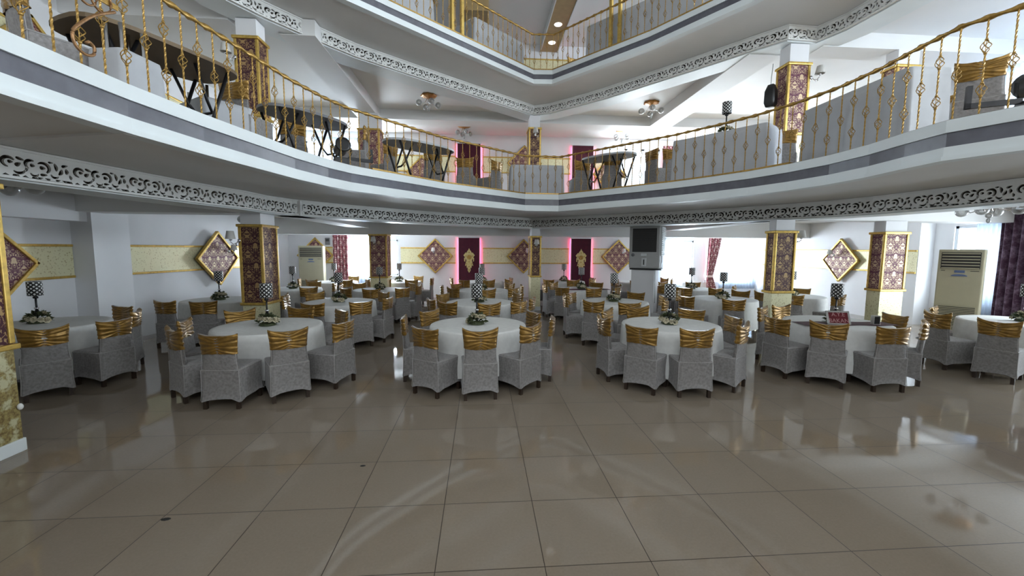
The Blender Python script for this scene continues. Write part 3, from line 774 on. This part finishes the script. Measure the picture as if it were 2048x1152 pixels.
def sash_mesh(seed):
    rnd = random.Random(seed); g = G(); ph = [rnd.uniform(0, 6.28) for _ in range(6)]; zk = .765+rnd.uniform(-.015, .015); lo = .655+rnd.uniform(-.015, .02)
    def wr(u, z, side):
        q = (z-zk)/(.42+abs(u)*.58); a = .0052*sin(q*95+ph[0]+1.2*sin(u*2+ph[4])) + .0034*sin(q*170+ph[1]-1.5*u) + .002*sin(u*9+ph[2])
        return a + .002 - (.006*math.exp(-(u/.14)**2) if side < 0 else 0)
    rs = [back_ring(i/26, .007, lambda t, u, zt: lo + .02*u*u*sin(ph[3]) + (zt+.008-lo-.0)*t, wr) for i in range(27)]
    g.rings(rs); n = len(rs[0]); o = len(g.v)-n; g.f += capfaces(o, n); g.sm += [True]*(n//2-1)
    return g.mesh('sash')
COVERS = [cover_mesh(i) for i in range(3)]; SASHES = [sash_mesh(10+i) for i in range(5)]
for m_ in COVERS: m_.materials.append(MT['cover_cloth'])
for m_ in SASHES: m_.materials.append(MT['sash_satin'])
g = G(); g.box(-.02, .02, -.02, .02, 0, .13); LEG = g.mesh('leg'); LEG.materials.append(MT['dark_wood'])
g = G(); g.lathe([(.02, 0), (.022, .004), (.013, .009), (.007, .006)], 14, Matrix.Translation((0, -.292, .765)) @ Matrix.Scale(1.5, 4, (1, 0, 0)) @ Matrix.Rotation(R(90), 4, 'X')); BUCK = g.mesh('buckle'); BUCK.materials.append(MT['silver_frame'])
def piping_mesh():
    g = G(); z = .462; q = .2185
    ring = [(x*1.004, y*1.004 if y > 0 else -.2605, z) for x, y in rrect(-.218, .218, -.258, .215, .02)]
    g.tube(ring + ring[:1], .0032, 4)
    for sx in (-1, 1):
        g.tube([(sx*(q-.004), -.258, z), (sx*(q-.004), -.258, .3), (sx*(q+.001), -.262, .18), (sx*(q+.008), -.268, .10)], .003, 4)
        g.tube([(sx*(q-.004), .213, z), (sx*(q-.002), .214, .3), (sx*(q+.003), .218, .18), (sx*(q+.008), .224, .10)], .003, 4)
        pts = []
        for i in range(7):
            zz = .46+(.66-.46)*i/6; k = (zz-.44)/.44; w_ = .214-.018*sin(PI*k)+.002*k; pts.append((sx*(w_-.004), -.225-.025*k-.030+.012*k, zz))
        g.tube(pts, .003, 4)
    return g.mesh('piping')
PIPE = piping_mesh(); PIPE.materials.append(MT['piping_cloth'])
chair_n = [0]
def chair(x, y, ang, label, z=0.0, group='gold sashed banquet chairs', buckle=False, name='banquet_chair', sash=True):
    """ang: direction the sitter faces, 0 = +y"""
    chair_n[0] += 1; k = chair_n[0]
    t = thing(name, label, 'chair', (x, y, z), ang, group)
    link('cover', COVERS[k % 3], None, t)
    link('piping', PIPE, None, t)
    if sash: link('sash', SASHES[k*7 % 5], None, t)
    for sx, sy in ((-.187, -.245), (.187, -.245), (-.185, .195), (.185, .195)): link('leg', LEG, None, t, (sx, sy, 0))
    if buckle: link('buckle', BUCK, None, t)
    return t

# ------------------------------------------------------------------ round tables with linen and centrepiece
def cloth_mesh(seed, r=.70, zt=.765, zb=.16):
    rnd = random.Random(seed); N = 120; k1 = rnd.choice((9, 10, 11)); p = [rnd.uniform(0, 6.28) for _ in range(5)]
    rs = [[(0.001*cos(2*PI*j/N), .001*sin(2*PI*j/N), zt+.002) for j in range(N)]]
    for q in (.35, .7, .93, 1.0): rs.append([(r*q*cos(2*PI*j/N), r*q*sin(2*PI*j/N), zt+.002*(1-q)) for j in range(N)])
    rows = 12
    for i in range(1, rows+1):
        t = i/rows; row = []
        for j in range(N):
            a = 2*PI*j/N
            f = sin(k1*a+p[0]+.6*sin(3*a+p[1])); f = f*(.6+.4*sin(2*a+p[2])); f = abs(f)**.8*(1 if f > 0 else -1)
            rad = r + .010 + .030*t**.8 + .032*f*t**.7
            z = zt - (zt-zb)*t + (.02*sin(4*a+p[3]) - .01*f)*t
            if i == 1: rad = r+.010; z = zt-.02
            row.append((rad*cos(a), rad*sin(a), z))
        rs.append(row)
    g = G(); g.rings(rs[::-1]); 
    # pressed fold lines over the top
    return g.mesh('tablecloth')
CLOTHS = [cloth_mesh(i) for i in range(4)]
for m_ in CLOTHS: m_.materials.append(MT['table_linen'])
g = G(); g.lathe([(.685, .72), (.695, .73), (.695, .752), (.685, .758)], 48); TOP = g.mesh('tabletop'); TOP.materials.append(MT['table_grey'])
g = G(); g.tube([(0, 0, 0), (0, 0, .72)], .018, 8); TLEG = g.mesh('leg'); TLEG.materials.append(MT['chrome'])
def round_table(x, y, where, seed, z=0.0, cloth=True):
    t = thing('round_table', 'round table under white linen, ' + where, 'table', (x, y, z), seed*.7, 'round banquet tables')
    link('tabletop', TOP, None, t)
    for k in range(4): link('leg', TLEG, None, t, (.42*cos(PI/4+k*PI/2), .42*sin(PI/4+k*PI/2), 0))
    c = link('tablecloth', CLOTHS[seed % 4], None, None, (x, y, z), seed*1.3)
    tag(c, 'white linen tablecloth draped over the ' + where, 'tablecloth', 'white round tablecloths')
def leafy(seed):
    rnd = random.Random(seed); g = G()
    for i in range(110):
        a = rnd.uniform(0, 2*PI); e = rnd.uniform(.0, 1.35); L = rnd.uniform(.05, .09); rad = .10
        c = Vector((rad*cos(e)*cos(a), rad*cos(e)*sin(a), .03+rad*.9*sin(e)))
        d = Vector((cos(e)*cos(a), cos(e)*sin(a), .5*sin(e)+rnd.uniform(-.3, .3))).normalized(); s_ = d.cross(Vector((rnd.uniform(-1, 1), rnd.uniform(-1, 1), 1))).normalized()*L*.28
        m_ = c+d*L*.5+Vector((0, 0, .008)); e_ = c+d*L
        g.add([c, m_+s_, e_, m_-s_], [[0, 1, 2], [0, 2, 3]])
    g.lathe([(.10, .0), (.115, .01), (.10, .035), (.03, .05)], 16)
    return g.mesh('foliage')
LEAFY = [leafy(i) for i in range(2)]
for m_ in LEAFY: m_.materials.append(MT['leaf'])
def bloss():
    g = G()
    for ring, (n, r_, zz, tilt) in enumerate(((5, .034, .0, .35), (5, .024, .012, .9), (3, .013, .02, 1.3))):
        for k in range(n):
            a = 2*PI*k/n+ring*.5; d = Vector((cos(a)*cos(tilt), sin(a)*cos(tilt), sin(tilt))); s_ = Vector((-sin(a), cos(a), 0))*r_*.62
            c = Vector((0, 0, zz-.008)); m_ = c+d*r_*.7; e_ = c+d*r_*1.15
            g.add([c, m_+s_, e_+s_*.5, e_-s_*.5, m_-s_], [[0, 1, 2, 3, 4]])
    return g.mesh('blossom')
BLO = bloss(); BLO.materials.append(MT['blossom'])
g = G(); g.lathe([(.08, .40), (.082, .405), (.082, .60), (.08, .605)], 28, uv=(1.0, 1.2), cap0=False, cap1=False); SHADE = g.mesh('lamp_shade'); SHADE.materials.append(MT['woven_shade'])
g = G(); g.tube([(0, 0, .05), (0, 0, .44)], .012, 8); g.lathe([(.05, .12), (.03, .15), (.016, .2)], 12); g.lathe([(.028, .36), (.03, .38), (.012, .41)], 10); POLE = g.mesh('pole'); POLE.materials.append(MT['black_metal'])
g = G(); g.lathe([(.026, .205), (.03, .215), (.026, .228)], 12); COLL = g.mesh('collar'); COLL.materials.append(MT['chrome'])
def centrepiece(x, y, where, seed, z=.768, detail=True):
    t = thing('table_lamp', 'woven drum shade lamp on the ' + where, 'lamp', (x, y, z), seed*.9, 'woven shade table lamps')
    link('lamp_shade', SHADE, None, t); link('pole', POLE, None, t); link('collar', COLL, None, t)
    f = thing('flower_wreath', 'cream flower wreath around the lamp on the ' + where, 'flower arrangement', (x, y, z), seed*1.7, 'cream flower wreaths')
    link('foliage', LEAFY[seed % 2], None, f)
    rnd = random.Random(seed)
    for i in range(17 if detail else 9):
        a = i*2.4; e = .1+1.1*((i*.618) % 1); rad = .135
        b = link('blossom', BLO, None, f, (rad*cos(e)*cos(a), rad*cos(e)*sin(a), .035+rad*.85*sin(e)))
        b.rotation_euler = (0, PI/2-e, a); b.scale = (rnd.uniform(.9, 1.3),)*3
SECT = [(0, 'near side'), (45, 'near right side'), (90, 'right side'), (135, 'far right side'), (180, 'far side'), (-135, 'far left side'), (-90, 'left side'), (-45, 'near left side')]
def seat_labels(angs):
    out = {}; free = dict(SECT)
    for a in sorted(range(len(angs)), key=lambda i: min(abs((angs[i]-s_+180) % 360-180) for s_, _ in SECT)):
        s_ = min(free, key=lambda q: abs((angs[a]-q+180) % 360-180)); out[a] = free.pop(s_)
    return out
TABLES = [
 ((-6.30, 6.40), 'table at the left edge by the wall', [(43, 1.42), (72, 1.36), (112, 1.02), (165, 1.02)]),
 ((-3.05, 6.12), 'left front table', [(-37, 1.13), (-74, 1.02), (2, 1.22), (37, 1.20), (72, 1.25), (-130, 1.0), (176, .95), (128, 1.05)]),
 ((-.05, 6.10), 'centre front table', [(-85, 1.08), (-38, 1.12), (1, 1.08), (41, 1.06), (80, 1.10), (-125, .98), (115, .98)]),
 ((2.85, 6.00), 'right of centre front table', [(-81, 1.10), (-128, 1.02), (-44, 1.12), (-8, 1.06), (86, .98), (40, 1.02), (-172, .98), (134, .98)]),
 ((5.58, 6.06), 'front table with the red sign', [(-139, 1.04), (-79, 1.2), (-170, 1.0), (-47, 1.12), (-8, 1.07), (43, 1.0), (90, 1.0)]),
 ((8.66, 5.98), 'table at the right edge', [(-97, 1.30), (-63, 1.34), (-150, 1.0)]),
 ((-5.55, 9.20), 'table beside the left wall diamond', [(-13, 1.25), (19, 1.28), (165, 1.05), (82, 1.38), (130, 1.0)]),
 ((-2.94, 8.80), 'second row table behind the left front table', [(-3, 1.24), (38, 1.14), (-130, 1.02), (132, 1.02), (74, 1.1), (-80, 1.05)]),
 ((-.03, 8.68), 'second row table behind the centre front table', [(-66, 1.08), (-33, 1.16), (8, 1.2), (42, 1.14), (70, 1.14), (-122, 1.0), (122, 1.0)]),
 ((2.87, 8.70), 'second row table before the air cooler', [(-39, 1.18), (-4, 1.14), (133, 1.02), (-131, 1.05), (-92, 1.08), (48, 1.1), (88, 1.1)]),
 ((5.60, 9.15), 'second row table behind the sign table column', [(-22, 1.25), (-66, 1.28), (-124, 1.0), (127, 1.0)]),
 ((7.75, 9.75), 'table between the two right columns', [(-38, 1.18), (14, 1.12), (131, 1.05), (165, 1.05), (-74, 1.05)]),
 ((-5.13, 11.70), 'third row table at the far left', [(-60, 1.1), (39, 1.28), (170, 1.0), (-8, 1.1), (100, 1.05)]),
 ((-2.73, 11.40), 'third row table before the window column', [(-38, 1.1), (2, 1.12), (43, 1.1), (80, 1.08), (-82, 1.05), (130, 1.0), (-130, 1.0)]),
 ((.03, 11.25), 'third row table left of the centre column', [(-84, 1.1), (-44, 1.1), (6, 1.14), (47, 1.1), (88, 1.08), (-130, 1.0), (128, 1.0)]),
 ((2.85, 11.55), 'third row table with the burgundy runner', [(-84, 1.1), (-42, 1.12), (2, 1.12), (45, 1.1), (92, 1.08), (-135, 1.0), (140, 1.0)]),
 ((6.10, 11.55), 'third row table right of the air cooler', [(-80, 1.1), (-38, 1.12), (4, 1.12), (48, 1.1), (150, 1.0), (-150, 1.0)]),
 ((-2.75, 14.2), 'back row table before the left window', [(-60, 1.08), (-15, 1.08), (30, 1.1), (84, 1.1), (150, 1.0)]),
 ((-4.85, 14.1), 'back row table by the left air conditioner', [(-75, 1.08), (-20, 1.08), (35, 1.1), (160, 1.0)]),
 ((.04, 14.2), 'back row table before the left banner', [(-80, 1.08), (-35, 1.08), (10, 1.08), (52, 1.1), (95, 1.0)]),
 ((2.90, 14.3), 'back row table before the right banner', [(-85, 1.08), (-40, 1.08), (5, 1.08), (48, 1.1), (92, 1.0)]),
 ((5.45, 13.9), 'back row table behind the air cooler', [(-70, 1.08), (-25, 1.08), (60, 1.05), (100, 1.0)]),
]
for i, ((tx, ty), where, seats) in enumerate(TABLES):
    round_table(tx, ty, where, i)
    lx, ly = (tx-.02, ty) if i else (-6.45, 6.45)
    if i == 5: lx = 8.75
    centrepiece(lx, ly, where, i, detail=i < 12)
    lb = seat_labels([a for a, _ in seats])
    for k, (a, r_) in enumerate(seats):
        px, py = tx + (r_-.27)*sin(R(a)), ty - (r_-.27)*cos(R(a))
        ang = math.atan2(-(tx-px), ty-py) + random.uniform(-.07, .07)
        far = abs(a) > 100
        chair(px, py, ang, ('gold sashed chair, %s of the ' % lb[k]) + where, group='chairs at the round tables', buckle=(k % 3 == 0 and not far and i < 12))

# things on the sign table
t = thing('framed_sign', 'small dark red framed sign on the front right table', 'sign', (5.40, 5.80, .772), R(-12))
Mx = Matrix.Rotation(R(-22), 4, 'X')
g = G(); g.box(-.14, .14, -.004, .008, .012, .20, Mx); link('sign_panel', g, 'sign_red', t)
g = G()
for a in ((-.16, -.135, 0, .21), (.135, .16, 0, .21), (-.16, .16, 0, .022), (-.16, .16, .19, .215)): g.box(a[0], a[1], -.012, .012, a[2], a[3], Mx, .003)
link('silver_frame', g, 'silver_frame', t)
def text(s_, size, parent, loc, m_):
    cu = bpy.data.curves.new('lettering', 'FONT'); cu.body = s_; cu.size = size; cu.align_x = 'CENTER'; cu.extrude = .001
    o = bpy.data.objects.new('lettering', cu); C.objects.link(o)
    me = bpy.data.meshes.new_from_object(o.evaluated_get(bpy.context.evaluated_depsgraph_get())); bpy.data.objects.remove(o)
    o = link('lettering', me, m_, parent, loc); o.rotation_euler = (R(90-22), 0, 0); return o
text('A.Y.E', .085, t, (0, .055-.015, .125), 'sign_letter'); text('BAKAN', .085, t, (0, .018-.012, .035), 'sign_letter')
g = G(); g.box(-.05, .05, -.03, .03, 0, .14, None, .004)
t = thing('card_holder', 'small silver framed black card holder right of the red sign', 'card holder', (5.98, 5.80, .772), R(-8))
link('holder', g, 'silver_frame', t); g = G(); g.box(-.038, .038, -.034, -.030, .015, .125); link('black_card', g, 'black_plastic', t)
def runner(x, y, z, rot, label):
    g = G(); N = 24; rs = []
    for i in range(N+1):
        u = -1+2*i/N; wob = .02*sin(u*9); xx = u*.72; zz = .0
        if abs(xx) > .712: zz = -.0
        rs.append([(xx, -.16+wob, .004), (xx, .16+wob*.6, .004), (xx, .16+wob*.6, .0), (xx, -.16+wob, .0)])
    g.rings(rs, True, True, False); o = link('table_runner', g, 'runner_cloth', None, (x, y, z), rot); tag(o, label, 'table runner')
runner(5.58, 5.90, .770, R(-4), 'dark burgundy runner across the sign table')
runner(2.85, 11.3, .770, 0, 'dark burgundy runner on the third row table by the right banner')

# ------------------------------------------------------------------ air conditioners and cooler
def ac_unit(loc, ang, label, w_=.95, h_=1.93, d_=.38):
    t = thing('floor_air_conditioner', label, 'air conditioner', loc, ang)
    g = G(); g.box(-w_/2, w_/2, 0, d_, 0, h_, None, .02); link('housing', g, 'ac_shell', t)
    g = G(); g.box(-w_/2+.05, w_/2-.05, -.012, .02, h_-.40, h_-.06); link('air_outlet', g, 'slot_dark', t)
    for k in range(6): s_ = G(); s_.box(-w_/2+.06, w_/2-.06, -.025, .01, h_-.395+k*.06, h_-.375+k*.06, None, .004); link('louvre', s_, 'ac_shell', t)
    g = G(); g.box(-w_/2+.06, w_/2-.06, -.008, .01, .06, .76); link('intake_grille', g, 'slot_dark', t)
    s_ = G()
    for k in range(22): s_.box(-w_/2+.05, w_/2-.05, -.02, .005, .05+k*.033, .066+k*.033)
    link('grille_bars', s_, 'ac_shell', t)
    b = G(); pts = [(.12*cos(a), .04*sin(a)) for a in [PI*k/12 for k in range(13)]]; n = len(pts)
    b.add([(x, -.012, 1.38+z) for x, z in pts]+[(x, .004, 1.38+z) for x, z in pts], [list(range(n))]+[[i, i+n, (i+1) % n+n, (i+1) % n] for i in range(n)]); link('badge', b, 'badge_blue', t)
    b = G(); b.box(-.075, .075, -.008, .004, 1.45, 1.50); link('display', b, 'badge_blue', t)
    b = G(); b.box(-w_/2+.06, -w_/2+.12, -.006, .004, 1.485, 1.495); b.box(w_/2-.18, w_/2-.06, -.006, .004, 1.485, 1.495); link('printed_line', b, 'slot_dark', t)
    g = G(); g.tube([(-w_/2+.02, .1, .12), (-w_/2-.12, -.05, .02), (-w_/2-.2, -.12, .012), (-w_/2-.14, -.2, .012), (-w_/2-.0, -.2, .012)], .007, 5); link('power_cord', g, 'slot_dark', t)
    return t
ac_unit((9.86, 7.85, 0), R(-58), 'beige floor standing air conditioner at right before the window', .66, 1.93, .30)
ac_unit((-5.92, 14.9, 0), R(8), 'cream floor standing air conditioner in the far left corner', .8, 1.95)
g = G(); g.box(-.30, .30, -.0, .5, 0, 1.35); o = link('cooler_pedestal', g, 'white_wall', None, (4.28, 10.72, 0), R(-34)); tag(o, 'plain grey white pier carrying the air cooler', 'pier')
t = thing('evaporative_air_cooler', 'grey evaporative air cooler with black grille on the pier', 'air cooler', (4.30, 10.72, 1.385), R(-34))
g = G(); g.box(-.40, .40, 0, .55, 0, 1.12, None, .03); link('housing', g, 'cooler_shell', t)
g = G(); g.box(-.31, .31, -.012, .02, .44, 1.06); link('front_grille', g, 'slot_dark', t)
s_ = G()
for k in range(13): s_.box(-.30, .30, -.022, 0, .455+k*.046, .467+k*.046)
link('grille_bars', s_, 'black_plastic', t)
g = G(); g.lathe([(.045, 0), (.045, .015), (.02, .02)], 14, Matrix.Translation((-.29, -.002, .36)) @ Matrix.Rotation(R(90), 4, 'X')); link('dial', g, 'table_grey', t)
g = G(); g.box(-.08, .06, -.01, .01, .33, .40, None, .004); g.box(-.06, .06, -.012, .01, .06, .28, None, .006); link('control_panel', g, 'ac_side', t)
g = G(); g.box(-.015, .015, -.016, 0, .10, .24); link('handle_slot', g, 'slot_dark', t)
g = G(); g.box(.405, .435, .05, .50, .35, 1.10); 
for k in range(15): g.box(.43, .46, .06, .49, .37+k*.048, .385+k*.048)
link('side_pad', g, 'ac_side', t)
g = G(); g.tube([(.42, .1, .35), (.44, .05, .2), (.42, -.02, .02), (.30, -.02, -.04), (.32, -.02, -.9)], .012, 6); link('hose', g, 'ac_side', t)
g = G(); g.box(-.36, .46, -.05, .5, -.033, -.003); link('bracket', g, 'black_metal', t)

# ------------------------------------------------------------------ chandeliers, cameras, downlights
def chandelier(loc, label, n=4, rad=.26, rot=0, drop=.2):
    t = thing('ceiling_chandelier', label, 'chandelier', loc, rot)
    g = G(); k = 16; pr = []
    for (r_, z) in ((.02, -.001), (.20, -.004), (.215, -.03), (.16, -.05), (.08, -.07), (.02, -.09)):
        pr.append([(r_*(1+.06*cos(8*2*PI*j/48))*cos(2*PI*j/48), r_*(1+.06*cos(8*2*PI*j/48))*sin(2*PI*j/48), z) for j in range(48)])
    g.rings(pr, False, True); link('ceiling_rose', g, 'rose_gold', t)
    for i in range(n):
        a = 2*PI*i/n+.4; c, s_ = cos(a), sin(a)
        q = G(); q.tube([(.03*c, .03*s_, -.07), (.1*c, .1*s_, -.22), (rad*.7*c, rad*.7*s_, -.26), (rad*c, rad*s_, -.20)], .009, 6); link('arm', q, 'chrome', t)
        q = G(); q.sphere((rad*1.05*c, rad*1.05*s_, -.20-.04), .085, 14, 10); link('glass_globe', q, 'globe_glass', t)
    q = G(); q.sphere((0, 0, -drop-.12), .045, 12, 8); q.sphere((0, 0, -drop-.2), .03, 10, 6, 1.5); link('crystal_drop', q, 'globe_glass', t)
chandelier((-1.46, 12.08, 6.12), 'gold and glass chandelier on the middle ceiling at left')
chandelier((4.89, 12.05, 6.12), 'gold and glass chandelier on the middle ceiling at right', rot=.9)
chandelier((-5.35, 5.0, 2.79), 'glass globe chandelier under the first balcony at upper left', rad=.34)
chandelier((8.2, 6.2, 2.79), 'crystal chandelier under the first balcony at upper right', rad=.30)
chandelier((-5.5, 10.6, 2.79), 'small glass chandelier above the left wall tables')
chandelier((-.6, 14.9, 6.12), 'small glass chandelier above the left balcony banner', rad=.22)
chandelier((5.0, 14.9, 6.12), 'small glass chandelier right of the balcony banner', rad=.25)
def cctv(loc, label, up=.12):
    t = thing('security_camera', label, 'security camera', loc)
    g = G(); g.tube([(0, 0, up), (0, 0, 0)], .008, 6); g.lathe([(.03, up-.01), (.03, up)], 10); link('bracket', g, 'black_plastic', t)
    g = G(); g.box(-.04, .04, -.07, .07, -.07, -.0, None, .01); link('body', g, 'black_plastic', t)
cctv((-3.3, 12.0, 2.68), 'small black security camera under the left frieze')
cctv((-.05, 11.9+1.5, 9.28), 'small black security camera on the top ceiling')
for (x, y, lb) in ((2.5, 14.1, 'nearer round white downlight in the brown beam'), (2.5, 15.3, 'farther round white downlight in the brown beam')):
    g = G(); g.lathe([(.12, -.012), (.13, 0)], 20); tag(link('downlight', g, 'downlight', None, (x, y, ZC-.222)), lb, 'downlight')
g = G(); g.lathe([(.12, -.012), (.13, 0)], 20); tag(link('downlight', g, 'downlight', None, (-.28, 13.6, ZC-.502)), 'round white downlight in the brown ceiling box behind the top railing', 'downlight')

# ------------------------------------------------------------------ first balcony furniture
def draped_table(p0, p1, depth, z, h, label, seed=1, name='draped_table'):
    """cloth covered table with its near edge from p0 to p1, depth measured away from the atrium"""
    p0, p1 = Vector(p0), Vector(p1); L = (p1-p0).length; ang = math.atan2((p1-p0).y, (p1-p0).x)
    t = thing(name, label, 'draped table', (p0.x, p0.y, z), ang)
    g = G(); g.box(.05, L-.05, .05, depth-.05, h-.05, h-.012); link('tabletop', g, 'table_grey', t)
    rnd = random.Random(seed); base = rrect(0, L, 0, depth, .05); m_ = len(base); N = 6; per = []
    # subdivide the outline for folds
    out = []
    for i in range(m_):
        a, b = Vector(base[i]), Vector(base[(i+1) % m_]); k = max(1, int((b-a).length/.03))
        for q in range(k): out.append(a.lerp(b, q/k))
    c = Vector((L/2, depth/2)); rs = []
    for i in range(9):
        t_ = i/8; row = []
        for j, p in enumerate(out):
            d = (p-c).normalized(); f = sin(j*.55+seed)*sin(j*.13+seed*2)
            rad = (.01 if i else 0) + .015*t_ + .02*f*t_
            row.append((p.x+d.x*rad, p.y+d.y*rad, h - (h-.03)*t_))
        rs.append(row)
    g = G(); g.rings(rs[::-1], False, True); link('drape', g, 'drape_cloth', t)
    for (x, y) in ((.1, .1), (L-.1, .1), (.1, depth-.1), (L-.1, depth-.1)): link('leg', TLEG, None, t, (x, y, 0))
    return t
def folding_table(p0, p1, depth, z, h, label, oval=True, m='table_grey'):
    p0, p1 = Vector(p0), Vector(p1); L = (p1-p0).length; ang = math.atan2((p1-p0).y, (p1-p0).x)
    t = thing('folding_table', label, 'folding table', (p0.x, p0.y, z), ang)
    n = 36; pts = []
    for k in range(n):
        a = 2*PI*k/n; e = .55 if not oval else .8
        cx, sy = cos(a), sin(a); pts.append((L/2+L/2*math.copysign(abs(cx)**e, cx), depth/2+depth/2*math.copysign(abs(sy)**e, sy)))
    g = G(); g.rings([[(x, y, zz) for x, y in pts] for zz in (h-.04, h)], True, True, False); link('tabletop', g, m, t)
    for x0 in (.22*L, .78*L):
        s_ = 1 if x0 < L/2 else -1; q = G()
        for y in (.16*depth, .84*depth): q.tube([(x0-s_*.16, y, h-.04), (x0-s_*.02, y, h*.45), (x0+s_*.10, y, 0)], .021, 7); 
        q.tube([(x0+s_*.10, .16*depth, .02), (x0+s_*.10, .84*depth, .02)], .014, 6)
        link('leg_frame', q, 'black_metal', t)
        q = G(); q.tube([(x0+s_*.16, .25*depth, h-.04), (x0+s_*.02, .3*depth, h*.5), (x0-s_*.06, .35*depth, h*.36), (x0-s_*.06, .65*depth, h*.36), (x0+s_*.02, .7*depth, h*.5), (x0+s_*.16, .75*depth, h-.04)], .018, 7); link('brace', q, 'black_metal', t)
    return t
zf = Z2+.01
folding_table((-3.50, 4.15), (-2.85, 5.55), .85, zf, .80, 'large dark folding table on the near left balcony', False, 'brown_board')
folding_table((-2.95, 6.35), (-2.12, 7.5), .75, zf, .78, 'dark grey folding table on the left balcony before the column')
folding_table((-1.62, 8.08), (-.42, 9.12), .75, zf, .78, 'grey folding table on the balcony left of the centre', True, 'folding_grey')
folding_table((2.20, 9.85), (3.10, 8.85), .7, zf, .80, 'pale grey folding table on the balcony right of the centre', True, 'folding_grey')
draped_table((.72, 10.28), (2.02, 10.28), .7, zf, .72, 'grey draped table at the balcony apex below the slim column', 3)
draped_table((3.72, 8.05), (4.70, 6.70), .7, zf, .78, 'grey draped table on the right balcony carrying a lamp', 5)
draped_table((5.02, 6.35), (5.02, 4.72), .55, zf, .84, 'large grey draped table on the right balcony', 8)
draped_table((-3.45, 5.6), (-3.1, 6.1), .7, zf, .55, 'white cloth heap on the left balcony below the column', 4)
draped_table((-3.22, 4.15), (-3.16, 4.55), .35, zf, .46, 'low white draped stool behind the near left railing', 6)
centrepiece(4.52, 7.6, 'draped table of the right balcony', 31, zf+.785)
BC = [ # backrest top x, y, facing (deg from +y, positive left), label
 (-3.95, 4.0, -30, 'large gold sashed chair behind the near left railing'),
 (-3.34, 6.06, -10, 'gold sashed chair below the left balcony column'),
 (-3.30, 7.75, 20, 'chair seen under the dark grey folding table'),
 (-2.15, 8.24, 95, 'gold sashed chair right of the dark grey folding table on the balcony'),
 (-1.95, 9.4, 60, 'pale chair behind the grey folding table at left'),
 (-1.10, 9.75, 0, 'gold sashed chair seen under the grey folding table'),
 (-.41, 10.45, -10, 'gold sashed chair before the left balcony banner'),
 (.40, 10.75, 50, 'gold sashed chair left of the apex draped table'),
 (2.55, 10.5, 5, 'gold sashed chair below the right balcony banner'),
 (3.13, 9.90, -10, 'chair seen under the pale folding table'),
 (3.78, 9.25, -75, 'tilted gold sashed chair right of the pale folding table'),
 (4.20, 9.05, -20, 'gold sashed chair left of the lamp draped table'),
 (5.58, 7.50, -40, 'gold sashed chair between the two right draped tables'),
 (6.60, 5.70, -50, 'low gold sashed chair right of the large draped table'),
 (5.80, 4.62, -45, 'bright gold sashed chair by the right balcony curtain'),
]
for (x, y, a, lb) in BC: chair(x - .27*sin(R(a)), y + .27*cos(R(a)), R(a), lb, zf, 'chairs on the first balcony')
# black stage lights and speaker
def spot(loc, ang, label):
    t = thing('stage_light', label, 'stage light', loc, ang)
    g = G(); g.box(-.11, .11, -.1, .1, 0, .12, None, .015); link('base', g, 'black_plastic', t)
    for q in (-1, 1): g = G(); g.tube([(.09*q, 0, .1), (.15*q, 0, .2), (.15*q, 0, .3)], .018, 6); link('yoke_arm', g, 'black_plastic', t)
    g = G(); g.lathe([(.06, -.16), (.1, -.12), (.1, .1), (.12, .16), (.08, .16)], 18, Matrix.Translation((0, 0, .28)) @ Matrix.Rotation(R(80), 4, 'X')); link('lamp_head', g, 'black_plastic', t)
    g = G(); g.box(.1, .5, -.02, .02, .1, .15); g.box(.46, .5, -.02, .02, .1, .32); link('mounting_arm', g, 'black_metal', t)
spot((-2.26, 7.05, zf), R(30), 'black stage light on the left balcony edge')
spot((5.28, 3.72, zf), R(150), 'black stage light at the right end of the balcony')
t = thing('speaker', 'black loudspeaker hung on the right balcony column', 'speaker', (5.72, 8.12, 4.72), R(-60))
g = G(); g.rings([[(x*s_, y*s_, z) for x, y in rrect(-.10, .10, -.10, .10, .04)] for z, s_ in ((0, .75), (.08, 1), (.3, .95), (.42, .55))], True, True); link('housing', g, 'black_plastic', t)
g = G(); g.tube([(-.02, .02, .4), (-.04, .06, .6), (-.03, .08, .85)], .008, 5); link('cable', g, 'ac_side', t)

# ------------------------------------------------------------------ top gallery furniture
z3 = Z3+.01
draped_table((-1.9, 8.6), (-1.0, 9.4), .7, z3, .62, 'white draped table behind the left part of the top railing', 12)
draped_table((-.15, 10.1), (1.1, 11.25), .7, z3, .72, 'long white draped table behind the top railing', 14)
draped_table((2.55, 10.45), (4.35, 8.3), .75, z3, .78, 'long grey draped table behind the top right railing', 16)
chair(-1.35, 9.75, R(150), 'tilted gold sashed chair on the top gallery', z3, 'chairs on the top gallery')
chair(4.95, 8.2, R(100), 'gold sashed chair on the top gallery at right', z3, 'chairs on the top gallery')
chair(2.75, 12.1, R(-160), 'gold sashed chair on the top gallery behind the railing corner', z3, 'chairs on the top gallery')

# dark chips in the floor joints, and dust spots
for (x, y, r_, lb) in ((-2.19, 2.88, .012, 'larger dark chip in the floor joint at left'), (-1.03, 3.52, .009, 'small dark chip in the floor joint left of the centre')):
    g = G(); g.lathe([(r_*1.6, 0), (r_*1.4, .002), (.001, .003)], 9, Matrix.Scale(1.7, 4, (1, 0, 0))); tag(link('floor_chip', g, 'slot_dark', None, (x, y, .0005)), lb, 'floor chip')
